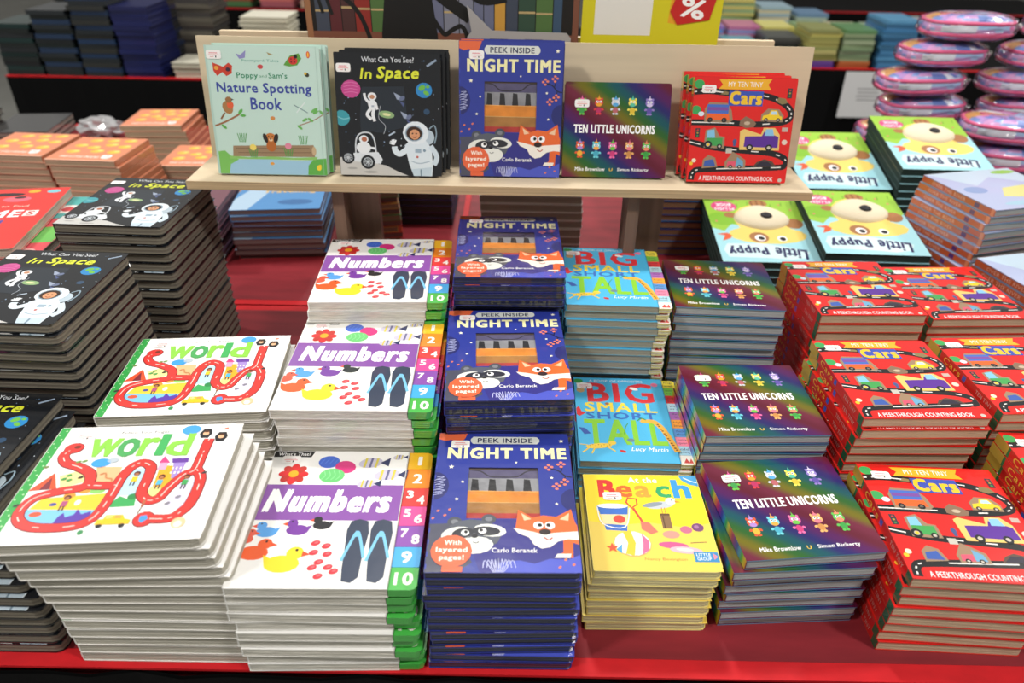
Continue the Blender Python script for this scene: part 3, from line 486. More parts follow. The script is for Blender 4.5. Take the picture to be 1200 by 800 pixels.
def art_home():
    a = Art(.25, .25); a.rect(0, 0, 1, 1, '#DE3A34')
    a.text('100', .30, .84, .50, .93, '#2E2A2E', .03); a.ell(.62, .89, .12, .03, '#2E2226'); a.ell(.78, .94, .04, .03, '#F0A832'); a.ell(.91, .93, .045, .03, '#7CC0CC'); a.ell(.5, .78, .035, .03, '#8CB0D8'); a.ell(.72, .80, .09, .05, '#E86A7A'); a.ell(.73, .83, .04, .02, '#2E2A2E'); a.ell(.2, .72, .03, .03, '#48B0B0')
    a.text('Things to Find', .50, .65, .84, .69, '#F4D8C8', 0); a.text('HOME', .40, .49, .84, .60, '#FFFFFF', .04); a.rect(.86, .50, .94, .59, '#F4EEE8'); a.text('S', .88, .515, .92, .575, '#C03A34', .03); a.rect(.68, .38, .78, .44, '#4A4A9C')
    for (u, v, c) in ((.15, .3, '#B03034'), (.4, .33, '#A82E34'), (.28, .36, '#C05060')): a.ell(u, v, .13, .04, c)
    a.rect(.66, .24, .78, .34, '#EDE6DC'); a.ell(.72, .29, .03, .03, '#3A3A3C'); a.ell(.5, .2, .12, .05, '#B8BCC0'); a.ell(.45, .22, .05, .03, '#3A3A3C'); a.ell(.55, .08, .13, .04, '#E8B8B0'); a.ell(.2, .12, .08, .05, '#F0C04A')
    return a
def art_teal():
    a = Art(.25, .25); a.rect(0, 0, 1, 1, '#E0525C'); a.poly([(.4, .6), (1, .62), (1, 1), (.4, 1)], '#4FA8A4'); a.poly([(.6, .2), (1, .25), (1, .5), (.7, .45)], '#6EBB5A'); a.rect(.8, .7, .94, .84, '#F0E6DC'); a.ell(.87, .77, .04, .04, '#C84048'); a.ell(.9, .12, .06, .04, '#F4B4B0'); a.ell(.75, .55, .1, .06, '#D9D0C4'); a.text('FARM', .2, .5, .6, .6, '#FFFFFF', .04)
    return a
def art_puppy():
    a = Art(.2, .235)
    a.rect(0, 0, 1, 1, '#A6DCE6'); a.poly([(0, .36), (.1, .46), (.22, .44), (.3, .52), (.45, .46), (.6, .50), (.78, .44), (.88, .55), (1, .50), (1, 0), (0, 0)], '#9CCB46'); a.ell(.86, .36, .16, .12, '#86BE38')
    for k in range(8): a.path([(.05+.12*k, .05+.03*(k % 3)), (.06+.12*k, .11+.03*(k % 3))], .012, '#72A830', False)
    a.ell(.45, .60, .40, .16, '#F3D774'); a.ell(.45, .38, .29, .30, '#F3D774'); a.ell(.42, .10, .10, .07, '#B07C4C'); a.path([(.37, .14), (.37, .06)], .02, '#8A5A34', False); a.path([(.43, .14), (.43, .05)], .02, '#8A5A34', False); a.path([(.49, .14), (.49, .06)], .02, '#8A5A34', False)
    a.ell(.13, .42, .10, .09, '#A9754A', 30); a.ell(.76, .30, .07, .05, '#A9754A')
    a.ell(.55, .64, .10, .09, '#A9754A'); a.ell(.54, .65, .055, .055, '#FFFFFF'); a.ell(.53, .655, .032, .032, '#1C1C1E'); a.ell(.32, .655, .05, .05, '#FFFFFF'); a.ell(.315, .66, .032, .032, '#1C1C1E')
    a.poly([(.84, .66), (.93, .70), (.89, .62), (.97, .60), (.86, .58), (.82, .62)], '#E2603A')
    a.poly([(.10, .84), (.16, .93), (.32, .96), (.5, .94), (.92, .93), (.95, .83), (.9, .74), (.55, .73), (.3, .78)], '#D6EFF2')
    a.text('Little', .14, .80, .44, .93, '#272A5C', .035, 0, -8); a.text('Puppy', .52, .765, .90, .90, '#272A5C', .035, 0, 4)
    a.ell(.80, .16, .14, .10, '#DC4E86'); a.text('PLUSH', .70, .18, .90, .22, '#FFFFFF', .03); a.text('BOOK', .72, .11, .88, .155, '#FFFFFF', .03)
    for (u, v) in ((.1, .2), (.2, .12), (.62, .05), (.93, .4), (.2, .25)): a.ell(u, v, .015, .015, '#D8806A', n=6)
    return a
def art_nursery():
    a = Art(.2, .185); a.rect(0, 0, 1, 1, '#B9C3E4'); a.poly([(.05, .95), (.3, .6), (.6, .8), (1, .5), (1, 1), (0, 1)], '#C8DCEC'); a.poly([(.35, .3), (.5, .5), (.9, .55), (1, .4), (.7, .2)], '#E6E08A'); a.ell(.2, .5, .12, .08, '#8FA6D4'); a.ell(.85, .9, .14, .05, '#9CCB5A'); a.ell(.5, .12, .3, .05, '#A9CFE4')
    return a
def art_blue():
    a = Art(.19, .2); a.rect(0, 0, 1, 1, '#4F93D0'); a.poly([(0, .3), (.3, 1), (.5, 1), (.2, 0), (0, 0)], '#B7D4EC'); a.poly([(.0, .5), (.15, 1), (.0, 1)], '#C98A3A'); a.text('Travelling', .3, .45, .9, .56, '#E6C070', .03, .2); a.ell(.7, .2, .2, .08, '#2F6CA8')
    return a

# ------------------------------------------------------------------ books
def add_cover(mb, W, H, T, spine, edge, art, r, mi_top=0, covW=None, hole=None, back=None, b=.0013, spine_art=None):
    X = W/2; Y = H/2; X1 = X if covW is None else -X+covW; zt = T-ALLOW
    rad = (r*.2, r if covW is None else 0, r if covW is None else 0, r*.2)
    o = rr(-X, -Y, X1, Y, rad)
    mb.prism(o, .0, b, back or spine, side=edge)
    if hole is None: mb.prism(o, zt-b, zt, spine, side=edge, mi=0, topmi=mi_top)
    else:
        u0, v0, u1, v1 = hole; hx0 = -X+u0*W; hx1 = -X+u1*W; hy0 = -Y+v0*H; hy1 = -Y+v1*H
        for q in (rr(-X, -Y, X, hy0, (r*.2, r, 0, 0)), rr(-X, hy1, X, Y, (0, 0, r, r*.2)), rr(-X, hy0, hx0, hy1), rr(hx1, hy0, X, hy1)):
            mb.prism(q, zt-b, zt, spine, side=edge)
    mb.prism(rr(-X, -Y+.0006, -X+b, Y-.0006), b*.9, zt-b*.9, spine)
    if art: art.emit(mb, zt)
    if spine_art: spine_art(mb, -X, -Y, Y, b, zt)
def add_pages(mb, W, H, T, col, n, inset, r, b=.0013, x1=None, cols=None):
    X = W/2; Y = H/2; z0 = b+.0001; z1 = T-ALLOW-b-.0001; t = (z1-z0)/n
    for i in range(n):
        j = inset+(.0002 if i % 2 else 0)
        mb.prism(rr(-X+b+.0003, -Y+j, (X if x1 is None else x1)-j, Y-j, (0, max(r-j, .0005) if x1 is None else 0, max(r-j, .0005) if x1 is None else 0, 0), 2), z0+i*t, z0+(i+.86)*t, (cols[i % len(cols)] if cols else col), bottom=False)
STK = {}
def sticker(parent, W, H, T, u=.08, v=.88):
    if 's' not in STK:
        mb = MB(); mb.prism(rr(-.011, -.0065, .011, .0065, (.003,)*4), 0, .00012, '#F2EFEC')
        a = Art(.022, .013); a.rect(.2, .62, .75, .72, '#E28A94'); a.rect(.15, .40, .85, .50, '#E9A8A8'); a.rect(.6, .15, .68, .35, '#444444'); a.rect(.25, .2, .5, .28, '#DDA0A0'); a.emit(mb, .00012, 3e-5)
        o = mb.build('price_sticker', 'matte'); STK['s'] = o.data; bpy.data.objects.remove(o)
    o = bpy.data.objects.new('price_sticker', STK['s']); C.objects.link(o); o.parent = parent
    o.location = ((u-.5)*W, (v-.5)*H, T-.0001); o['label'] = 'small white price sticker'
    return o
class Kind:
    def __init__(s, name, W, H, T, cat, build, stick=(.08, .88)):
        s.W = W; s.H = H; s.T = T; s.cat = cat; s.name = name; s.stick = stick
        s.proto = empty(name); build(s.proto, W, H, T); KIDS[s.proto.name] = list(s.proto.children); s.used = False
        for ch in s.proto.children: KIDS[ch.name] = list(ch.children)
    def place(s, x, y, z, th, label, group, sz=1, top=False, rot=None, scl=None):
        if not s.used: o = s.proto; s.used = True
        else: o = copy_tree(s.proto)
        o.location = (x, y, z); o.rotation_euler = rot if rot else (0, 0, th); o.scale = scl if scl else (1, 1, sz)
        tag(o, label, s.cat, group)
        if top: sticker(o, s.W, s.H, s.T, *s.stick)
        return o
def simple(spine, edge, page, n, art, r, mat_c='card', mat_p='pages', inset=.0016, right=None, hole=None, inside=None, mi_top=0, spine_art=None, back=None, b=.0013, cols=None):
    def f(root, W, H, T):
        mb = MB(); add_cover(mb, W, H, T, spine, edge, art, r, mi_top=mi_top, hole=hole, back=back, b=b, spine_art=spine_art); mb.build('cover', [mat_c] if isinstance(mat_c, str) else mat_c, root)
        if right: mb = MB(); mb.box(W/2-.0002, W/2+.001, -H/2+.001, H/2-.001, .0004, T-ALLOW-.0002, right); mb.build('spine', 'gloss', root)
        mb = MB(); add_pages(mb, W, H, T, page, n, inset, r, b=b, cols=cols)
        if inside: inside.emit(mb, T-ALLOW-b-.0002, 3e-5)
        mb.build('page_block', mat_p, root)
    return f
def build_numbers(root, W, H, T):
    cw = .85*W; mb = MB(); add_cover(mb, W, H, T, WHITE, '#DDDAD2', art_numbers(), .003, covW=cw); mb.build('cover', 'wrapped', root)
    mb = MB(); add_pages(mb, W, H, T, '#DDD9CC', 5, .0004, .003, x1=-W/2+cw); mb.build('page_block', 'wrap_pages', root)
    for i, (c, t, v0, v1) in enumerate(TABC):
        mb = MB(); x0 = -W/2+cw+.0003; x1 = W/2; y0 = (v0-.5)*H+.0003; y1 = (v1-.5)*H-.0001; zt = T-ALLOW-.0013
        r = (0, .006 if i == 6 else .001, .006 if i == 0 else .001, 0); n = 4; dz = (zt-.0013)/n
        for k in range(n): mb.prism(rr(x0, y0, x1-.0006*(n-1-k), y1, r, 2), .0013+k*dz, .0013+(k+.85)*dz, c)
        a = Art(W, H)
        if len(t) == 3:
            m_ = (v0+v1)/2; a.text(t[0], .875, m_-.005, .912, m_+.05, '#FFF8F0', .04); a.text(t[2], .94, m_-.05, .98, m_+.01, '#FFF8F0', .04)
        else: m_ = (v0+v1)/2; wd = .018*(.6 if t == '1' else (2.6 if t == '10' else 1.4)); a.text(t, .925-wd, m_-.036, .925+wd, m_+.036, '#FFF8F0', .02 if t == '1' else .04)
        a.emit(mb, .0013+(n-1+.85)*dz, 4e-5); o = mb.build('number_tab', 'wrapped', root); o['label'] = ['yellow', 'orange', 'red', 'pink', 'purple', 'light blue', 'green'][i]+' index tab marked '+t
def build_big(root, W, H, T):
    cw = .87*W; mb = MB(); add_cover(mb, W, H, T, '#4FB6E2', '#8FA9A6', art_big(), .003, covW=cw, b=.0009); mb.build('cover', 'card', root)
    mb = MB(); add_pages(mb, W, H, T, '#ABA796', 5, .0004, .003, x1=-W/2+cw, b=.0009); mb.build('page_block', 'pages', root)
    N = len(BTAB)
    for i, (c, t) in enumerate(BTAB):
        v1 = 1-i/N; v0 = 1-(i+1)/N; mb = MB(); x0 = -W/2+cw+.0003; x1 = W/2; y0 = (v0-.5)*H+.0003; y1 = (v1-.5)*H-.0001; zt = T-ALLOW-.0011
        n = 2; dz = (zt-.0011)/n; r = (0, .005 if i == N-1 else .001, .004 if i == 0 else .001, 0)
        for k in range(n): mb.prism(rr(x0, y0, x1-.0006*(n-1-k), y1, r, 2), .0011+k*dz, .0011+(k+.7)*dz, c, side='#D9CF8E' if i == N-1 else '#B8AE88')
        a = Art(W, H)
        if t:
            p, q = t.split(); a.text(p, .895, v0+.055, .975, v0+.08, '#3A3A4A', .0); a.text(q, .895, v0+.018, .975, v0+.043, '#3A3A4A', .0)
        else: a.poly([(.90, v0+.02), (.93, v0+.07), (.95, v0+.03), (.97, v0+.07), (.985, v0+.02)], '#D8504A')
        a.emit(mb, .0011+(n-1+.7)*dz, 4e-5); mb.build('index_tab', 'card', root)
def side_print(fn):
    def f(mb, x, y0, y1, z0, z1): fn(mb, x-.00012, y0, y1, z0, z1)
    return f
def quadx(mb, x, ya, yb, za, zb, col, mi=0): mb.face([(x, yb, za), (x, ya, za), (x, ya, zb), (x, yb, zb)], col, mi)
def spine_text(mb, t, x, ya, yb, za, zb, col):
    v, f = text_tris(t, .03, 0); n = len(mb.v); mb.v += [(x-.00008, yb+(ya-yb)*a, za+(zb-za)*b) for a, b in v]
    for q in f: mb.f.append(tuple(n+i for i in q)); mb.c.append(lin(col)); mb.m.append(0)
def cars_spine(mb, x, y0, y1, z0, z1):
    L = y1-y0; quadx(mb, x, y1-L*.16, y1-.001, z0*.2, z1, '#B99A3A'); quadx(mb, x, y1-L*.185, y1-L*.16, z0*.2, z1, '#2F6E3E'); quadx(mb, x, y0+.0005, y0+L*.07, 0.0002, z1, '#1F5A3C')
    spine_text(mb, 'Cars', x-.0001, y1-L*.47, y1-L*.24, z1*.18, z1*.82, '#E8B43A'); quadx(mb, x, y1-L*.54, y1-L*.50, z1*.2, z1*.8, '#3C55B4'); spine_text(mb, 'TEN TINY', x-.0001, y0+L*.12, y0+L*.32, z1*.3, z1*.7, '#C99A90')
def brown_spine(mb, x, y0, y1, z0, z1):
    L = y1-y0; spine_text(mb, 'OVER THE RIVER', x-.0001, y1-L*.62, y1-L*.15, z1*.25, z1*.75, '#DDA894'); quadx(mb, x, y0+L*.2, y0+L*.26, z1*.2, z1*.8, '#54306A'); quadx(mb, x, y0+.002, y0+L*.05, 0, z1, '#D07A50')
def night_spine(mb, x, y0, y1, z0, z1):
    L = y1-y0; spine_text(mb, 'NIGHT TIME', x-.0001, y0+L*.25, y1-L*.25, z1*.25, z1*.75, '#E8E4B4')
def night_front(mb, x, y0, y1, z0, z1):
    night_spine(mb, x-.0001, y0, y1, z0, z1)
K = {}
K['numbers'] = Kind('counting_board_book', .19, .2004, .014, 'book', build_numbers, (.12, .92))
K['world'] = Kind('maze_board_book', .197, .168, .0148, 'book', simple('#F1EFEA', '#CFCBC2', '#B4B0A5', 6, art_world(), .010, 'card', 'pages', .0008, cols=['#C6C2B4', '#BAB5A6']), (.16, .90))
K['night'] = Kind('night_board_book', .156, .2101, .0119, 'book', simple('#2A3488', '#242A5E', '#2E3040', 5, art_night(), .006, 'wrapped', 'wrap_pages', .0010, hole=(.245, .34, .752, .712), inside=night_inside(), cols=['#262836', '#3A3C4C', '#26304E']), (.17, .90))
K['beach'] = Kind('beach_board_book', .1407, .149, .0129, 'book', simple('#F3E27A', '#EFE6A8', '#D9CF9A', 5, art_beach(), .008, 'card', 'pages', .0005, cols=['#E9E0A4', '#D2C99A']), (.23, .745))
K['opposites'] = Kind('opposites_board_book', .151, .1856, .0115, 'book', build_big, (.10, .88))
K['unicorn'] = Kind('unicorn_board_book', .1614, .1541, .0142, 'book', simple('#5A1C3C', '#5E9CC0', '#B4B8B8', 5, art_unicorn(), .004, ['card', 'foil', 'foilb'], 'pages', .0012, mi_top=1, spine_art=side_print(lambda mb, x, a, b_, c, d: quadx(mb, x, a, b_, .0002, d, '#702040', 2))), (.166, .80))
K['cars'] = Kind('cars_board_book', .1612, .1753, .0148, 'book', simple('#C9201E', '#C8402E', '#CDB496', 5, art_cars(), .004, 'gloss', 'pages', .0008, b=.001, spine_art=side_print(cars_spine)), (.145, .887))
K['space'] = Kind('space_board_book', .1615, .1896, .0146, 'book', simple('#141619', '#16181C', '#827B6E', 4, art_space(), .010, 'gloss', 'pages', .0010, cols=['#857E70', '#736C60']), (.087, .88))
K['nature'] = Kind('nature_board_book', .169, .196, .014, 'book', simple('#B8D6C9', '#A9CBBB', '#C8D4CA', 4, art_nature(), .003, 'card', 'pages', .0015), (.08, .93))
K['orange'] = Kind('orange_board_book', .16, .16, .0147, 'book', simple('#D8A184', '#DDB598', '#C4B296', 4, art_orange(), .001, 'card', 'pages', .0008, right='#A8694A', cols=['#C9B79A', '#AE9C80']), (.8, .2))
K['home'] = Kind('red_picture_book', .25, .25, .016, 'book', simple('#D23A34', '#D8C0B0', '#C9BFAE', 4, art_home(), .006, 'card', 'pages', .0012))
K['teal'] = Kind('teal_and_pink_picture_book', .25, .25, .016, 'book', simple('#D8606A', '#D8C0B0', '#C9BFAE', 4, art_teal(), .006, 'card', 'pages', .0012))
K['nursery'] = Kind('rhyme_board_book', .2, .185, .0145, 'book', simple('#B5532F', '#5F93B8', '#A3A8A6', 4, art_nursery(), .003, 'gloss', 'pages', .0018, spine_art=side_print(brown_spine)))
def build_puppy(root, W, H, T):
    mb = MB(); add_cover(mb, W, H, T, '#1F3A34', '#2A3A36', art_puppy(), .003); mb.build('cover', 'card', root)
    mb = MB(); add_pages(mb, W, H, T, '#2E3E3A', 3, .0015, .003); mb.build('page_block', 'pages', root)
    mb = MB(); nu, nv = 18, 7; cx, cy = (.45-.5)*W, (.36-.5)*H
    for j in range(nv+1):
        el = (math.pi/2)*j/nv
        for i in range(nu):
            a = 2*math.pi*i/nu; q = math.cos(el); ex = .050*q*(1+.12*math.cos(2*a)); ey = .043*q*(1-.10*math.sin(a))
            mb.v.append((cx+ex*math.cos(a)*1.05, cy+ey*math.sin(a), T-.0009+.017*math.sin(el)))
    for j in range(nv):
        for i in range(nu): mb.f.append((j*nu+i, j*nu+(i+1) % nu, (j+1)*nu+(i+1) % nu, (j+1)*nu+i)); mb.c.append((1, 1, 1)); mb.m.append(0)
    sn = mb.build('plush_snout', 'plush', root, True); sn['label'] = 'puffy cream plush snout'
    mb = MB(); n0 = 12
    for j in range(5):
        el = math.pi*j/4-math.pi/2
        for i in range(n0): a = 2*math.pi*i/n0; mb.v.append((cx-.004+.013*math.cos(el)*math.cos(a), cy+.008+.011*math.cos(el)*math.sin(a), T+.0150+.004*math.sin(el)))
    for j in range(4):
        for i in range(n0): mb.f.append((j*n0+i, j*n0+(i+1) % n0, (j+1)*n0+(i+1) % n0, (j+1)*n0+i)); mb.c.append((0, 0, 0)); mb.m.append(0)
    mb.build('nose', 'nose', sn, True)
K['puppy'] = Kind('puppy_board_book', .2, .235, .016, 'book', build_puppy)
ORD = ['topmost', 'second from top', 'third from top', 'fourth from top', 'fifth from top', 'sixth from top', 'seventh from top', 'eighth from top', 'ninth from top', 'tenth from top', 'eleventh from top', 'twelfth from top', 'thirteenth from top', 'fourteenth from top', 'fifteenth from top', 'sixteenth from top', 'seventeenth from top', 'eighteenth from top', 'nineteenth from top', 'twentieth from top', 'twenty-first from top', 'twenty-second from top', 'twenty-third from top', 'twenty-fourth from top', 'twenty-fifth from top']
GAP = .0002
def stack(kind, x, y, h, th, desc, place, group, low=None, lowth=None, jx=.002, jy=.002, jt=.6, over=None, topoff=0, off=None):
    """top book centred at x, y with its cover at height h; low = (x, y) of the books beneath; over = height under which low applies; off: per-book (dx, dy, dth) from the top"""
    k = K[kind]; n = max(1, round(h/(k.T+GAP))); t = h/n; sz = (t-GAP)/k.T; lx, ly = low if low else (x, y); lt = lowth if lowth is not None else th
    for i in range(n):                                 # i = 0 is the topmost
        z = h-(i+1)*t
        useL = i > 0 if over is None else z < over
        px, py, pt = (lx, ly, lt) if useL else (x, y, th)
        if low and over is None and i > 0: f = min(1, (i+1)/(n*.6)); px = x+(lx-x)*f; py = y+(ly-y)*f; pt = th+(lt-th)*f
        if i > 0: px += rnd.uniform(-jx, jx); py += rnd.uniform(-jy, jy); pt += rnd.uniform(-jt, jt)
        if off and i < len(off): px += off[i][0]; py += off[i][1]; pt += off[i][2]
        k.place(px, py, TZ+z+GAP, R(pt), '%s, %s %s' % (desc, ORD[i], place), group, sz, top=(i == 0))

# ------------------------------------------------------------------ setting
def plain(name, fn, mats, parent=None, kind=None):
    mb = MB(); fn(mb); o = mb.build(name, mats, parent)
    if kind: o['kind'] = kind
    return o
plain('floor', lambda m: m.box(-9, 9, -3, 16, -.05, 0), 'floor', kind='structure')
plain('wall_back', lambda m: m.box(-9, 9, 15.9, 16.1, 0, 4.5), 'darkwall', kind='structure')

def skirt(mb, x0, x1, y, z0, z1, amp=.008, step=.05, ragged=.0):
    n = int((x1-x0)/step); 
    for i in range(n):
        a = x0+(x1-x0)*i/n; b = x0+(x1-x0)*(i+1)/n; ya = y-amp*abs(math.sin(i*1.3)); yb = y-amp*abs(math.sin((i+1)*1.3))
        mb.face([(a, ya, z0), (b, yb, z0), (b, yb, z1), (a, ya, z1)], '#000000')
        mb.face([(b, yb+.004, z0), (a, ya+.004, z0), (a, ya+.004, z1), (b, yb+.004, z1)], '#000000')
def table(name, x0, x1, y0, y1, label, front=True, rear=True):
    t = empty(name, ((x0+x1)/2, (y0+y1)/2, 0), 0, label, 'table'); cx, cy = (x0+x1)/2, (y0+y1)/2
    far = name == 'far_table'
    plain('tabletop', lambda m: m.box(x0-cx, x1-cx, y0-cy+.004, y1-cy-.004, TZ-.03, TZ-.004), 'redmat', t)
    def cl(m): m.box(x0-cx, x1-cx, y0+.018-cy, y1-.018-cy, TZ-.004, TZ)
    plain('table_cover', cl, 'black' if far else 'redmat', t)
    tr = MB(); rag = random.Random(3)
    for a, b in ((y0-cy-.004*front, y0-cy+.018), (y1-cy-.018, y1-cy+.004*rear))[:1 if far else 2]:
        tr = MB(); tr.box(x0-cx-.004, x1-cx+.004, a, b, TZ-.0039, TZ-.0003); tr.build('red_edging', 'redtrim', t)
    sk = MB(); 
    if front: skirt(sk, x0-cx, x1-cx, y0-cy-.005, .02, TZ-.006)
    if rear: skirt(sk, x0-cx, x1-cx, y1-cy+.012, .02, TZ-.006)
    for X in (x0-cx, x1-cx): sk.box(X-.003, X+.003, y0-cy, y1-cy, .02, TZ-.006)
    s_ = sk.build('black_skirt', 'black', t)
    lg = [plain('leg', lambda m, a=a, b=b: m.box(a-.02, a+.02, b-.02, b+.02, 0, TZ-.03), 'chrome', t) for a in (x0-cx+.1, x1-cx-.1) for b in (y0-cy+.1, y1-cy-.1)]
    return t
table('display_table', -1.85, 2.1, .470, 1.2425, 'front display table under dark red cloth with black skirt', rear=False)
table('display_table', -1.85, 2.1, 1.2475, 2.40, 'rear half of display table covered in dark red cloth', front=False)
table('far_table', -2.06, -.55, 3.03, 3.85, 'far table at upper left with black skirt under dark book stacks')
table('far_table', -.35, 2.6, 3.44, 4.35, 'far table at upper right with black skirt under colourful stacks')
table('far_table', -1.9, .3, 4.75, 5.5, 'furthest table behind the dark stacks holding mixed books')
table('far_table', .9, 3.6, 5.05, 5.8, 'furthest black-skirted table at top right with paper notice')
# red cloth join running back between the two halves of the rear table
o = plain('cloth_seam', lambda m: m.box(-.129, -.115, 1.26, 2.3, TZ+.0002, TZ+.0045), 'redtrim'); tag(o, 'bright red cloth fold running back across the table under the shelf', 'cloth')

# ------------------------------------------------------------------ the front stacks
GN = 'white counting board books with coloured tabs'; dN = 'white counting board book with coloured tabs'
stack('numbers', -.186, .565, .139, 1.0, dN, 'of front stack', GN, jx=.003, jy=.003, jt=1.2)
stack('numbers', -.1885, .766, .201, .9, dN, 'of middle stack', GN, low=(-.184, .769), jx=.002, jt=.7, off=[(0, 0, 0), (.004, .001, 0), (.006, .002, 0)])
stack('numbers', -.189, .962, .234, 2.6, dN, 'of rear stack', GN, low=(-.185, .973), lowth=1, over=.19, jx=.002, jt=.6, off=[(0, 0, 0), (0, 0, 0), (-.005, -.004, 0), (-.004, -.004, 0)])
GT = 'blue night board books'; dT = 'blue board book with raccoon and fox'
stack('night', .006, .579, .155, 2.9, dT, 'of front stack', GT, low=(-.006, .580), lowth=1.0, over=.1435, jx=.003, jy=.003, jt=1.2)
stack('night', -.007, .791, .205, 3.1, dT, 'of middle stack', GT, low=(-.007, .793), jx=.0015, jy=.002, jt=.8)
stack('night', -.007, .992, .262, 1.4, dT, 'of rear stack', GT, low=(-.007, 1.008), over=.208, lowth=.5, jx=.002, jt=.8)
M['sheen'] = clear('smooth_clear_film', .30, .10, .02, .12, 30)
def film_part(root, W, H, T):
    mb = MB(); n = 22
    for j in range(n+1):
        for i in range(n+1):
            x = (i/n-.5)*(W-.006); y = (j/n-.5)*(H-.006); u = x/W+.5; v = y/H+.5
            z = T+.0003+.0068*math.exp(-(((x-(.30-.5)*W)/.020)**2+((y-(.66-.5)*H)/.018)**2))+.0008*math.sin(9*u+5*v)**2
            mb.v.append((x, y, z))
    for j in range(n):
        for i in range(n): a = j*(n+1)+i; mb.f.append((a, a+1, a+n+2, a+n+1)); mb.c.append((1, 1, 1)); mb.m.append(0)
    o = mb.build('clear_film', 'sheen', root, True); o['label'] = 'loose shiny clear film over the cover'
top_night = [o for o in C.objects if o.get('label', '').endswith('topmost of rear stack') and o.name.startswith('night')][0]
film_part(top_night, .156, .2101, .0119)
GW = 'white road maze board books'; dW = 'white board book with red winding road'
stack('world', -.39, .5415, .207, 4.1, dW, 'of front stack', GW, low=(-.362, .556), lowth=.5, jx=.0015, jy=.0015, jt=.4)
stack('world', -.393, .7475, .192, 5.0, dW, 'of rear stack', GW, low=(-.388, .751), lowth=1.5, jx=.0015, jt=.5)
stack('beach', .162, .598, .103, .5, 'yellow board book with bucket and seagull', 'beside unicorn stack', 'yellow seaside board books', low=(.158, .6), jx=.0025, jt=1)
GB = 'blue opposites board books'; dB = 'light blue board book with tall giraffe and tabs'
stack('opposites', .168, .802, .09, -.8, dB, 'of front stack', GB, jx=.002, jt=.6)
stack('opposites', .154, .988, .216, -1.5, dB, 'of rear stack', GB, low=(.157, 1.005), over=.095, lowth=-.5, jx=.0025, jt=.8)
GU = 'rainbow foil unicorn board books'; dU = 'rainbow foil board book of tiny unicorns'
stack('unicorn', .327, .613, .117, 6.1, dU, 'of front stack', GU, low=(.318, .612), lowth=4.5, over=.088, jx=.003, jy=.003, jt=1.5, off=[(0, 0, 0), (-.002, -.006, -1.5)])
stack('unicorn', .322, .7825, .142, 2.3, dU, 'of middle stack', GU, low=(.320, .784), lowth=1.2, jx=.002, jt=.8)
stack('unicorn', .322, .998, .200, -2.2, dU, 'of rear stack', GU, low=(.320, 1.0), lowth=-.5, jx=.003, jt=.8)
GC = 'red cars board books'; dC = 'red board book of tiny cars'
stack('cars', .506, .590, .121, -2.6, dC, 'of front stack', GC, low=(.500, .590), jx=.002, jt=.7)
stack('cars', .509, .790, .177, 1.9, dC, 'of middle stack', GC, low=(.503, .790), jx=.002, jt=.6, off=[(0, 0, 0), (.002, -.006, 0)])
stack('cars', .534, 1.020, .187, 2.0, dC, 'of rear stack beside unicorn books', GC, low=(.535, 1.02), jx=.0015, jt=.4)
stack('cars', .724, 1.057, .162, 2.8, dC, 'of rear stack, right column', GC, low=(.724, 1.058), jx=.0015, jt=.4)
stack('cars', .689, .809, .174, 2.8, dC, 'of middle stack, right column', GC, low=(.689, .811), lowth=1, jx=.0015, jt=.4)
stack('cars', .690, .622, .15, -1.5, dC, 'of front stack, right column', GC, low=(.692, .622), jx=.0015, jt=.4)
GS = 'black space board books'; dS = 'black board book with waving astronaut'
stack('space', -.634, .620, .181, -2, dS, 'of front stack', GS, low=(-.565, .576), lowth=0, jx=.0015, jt=.3)
stack('space', -.617, .819, .276, -1.7, dS, 'of middle stack', GS, low=(-.612, .83), lowth=-.5, jx=.0015, jt=.3, off=[(0, 0, 0), (.002, -.004, 0)])
stack('space', -.590, 1.07, .288, -2.1, dS, 'of rear stack', GS, low=(-.592, 1.072), lowth=-1, jx=.0015, jt=.3)
GO = 'orange picture board books'; dO = 'orange board book with yellow shapes'
stack('orange', -.963, 1.641, .176, -2.7, dO, 'of left nearer stack', GO, low=(-.94, 1.64), jx=.002, jt=.6)
stack('orange', -1.135, 1.66, .178, -2.2, dO, 'of stack at left edge', GO, low=(-1.12, 1.66), jx=.002, jt=.6)
stack('orange', -.985, 2.02, .140, 4.0, dO, 'of tall stack near plywood board', GO, low=(-.965, 2.02), jx=.003, jt=.8)
stack('orange', -.80, 1.80, .11, 2.0, dO, 'of low stack under shelf end', GO, low=(-.79, 1.80), jx=.002, jt=.6)
K['home'].place(-.885, 1.075, TZ+.234, R(9), 'red picture book with white title, on top of teal books at left edge', 'red picture books', top=True)
stack('teal', -.850, 1.085, .233, 4, 'pink and teal picture book', 'beneath the red picture book', 'pink and teal picture books', low=(-.865, 1.085), lowth=3, jx=.002, jt=.5)
# puppy books lie sloping towards the front, title upside down
def puppy_pile(x, y, h, th, tilt, place, n):
    k = K['puppy']
    for i in range(n):
        hh = h-i*.0168/math.cos(R(tilt))
        o = k.place(x+.002*i, y, TZ+hh-.016, 0, 'green and blue plush dog board book, %s of pile %s' % (ORD[i], place), 'plush dog board books', rot=(R(tilt), 0, R(th)))
        if i > 0:
            for ch in [q for q in KIDS.get(o.name, []) if q.name.startswith('plush_snout')]:
                for g in KIDS.get(ch.name, []): bpy.data.objects.remove(g)
                bpy.data.objects.remove(ch)
        o.rotation_euler = (Matrix.Rotation(R(th), 3, 'Z') @ Matrix.Rotation(R(tilt), 3, 'X') @ Matrix.Rotation(math.pi, 3, 'Z')).to_euler()
puppy_pile(.507, 1.395, .120, 0, 10, 'nearest shelf end', 4)
puppy_pile(.700, 1.382, .145, -1.5, 9, 'beside orange spines', 5)
puppy_pile(.735, 1.660, .180, .5, 14, 'behind shelf end', 6)
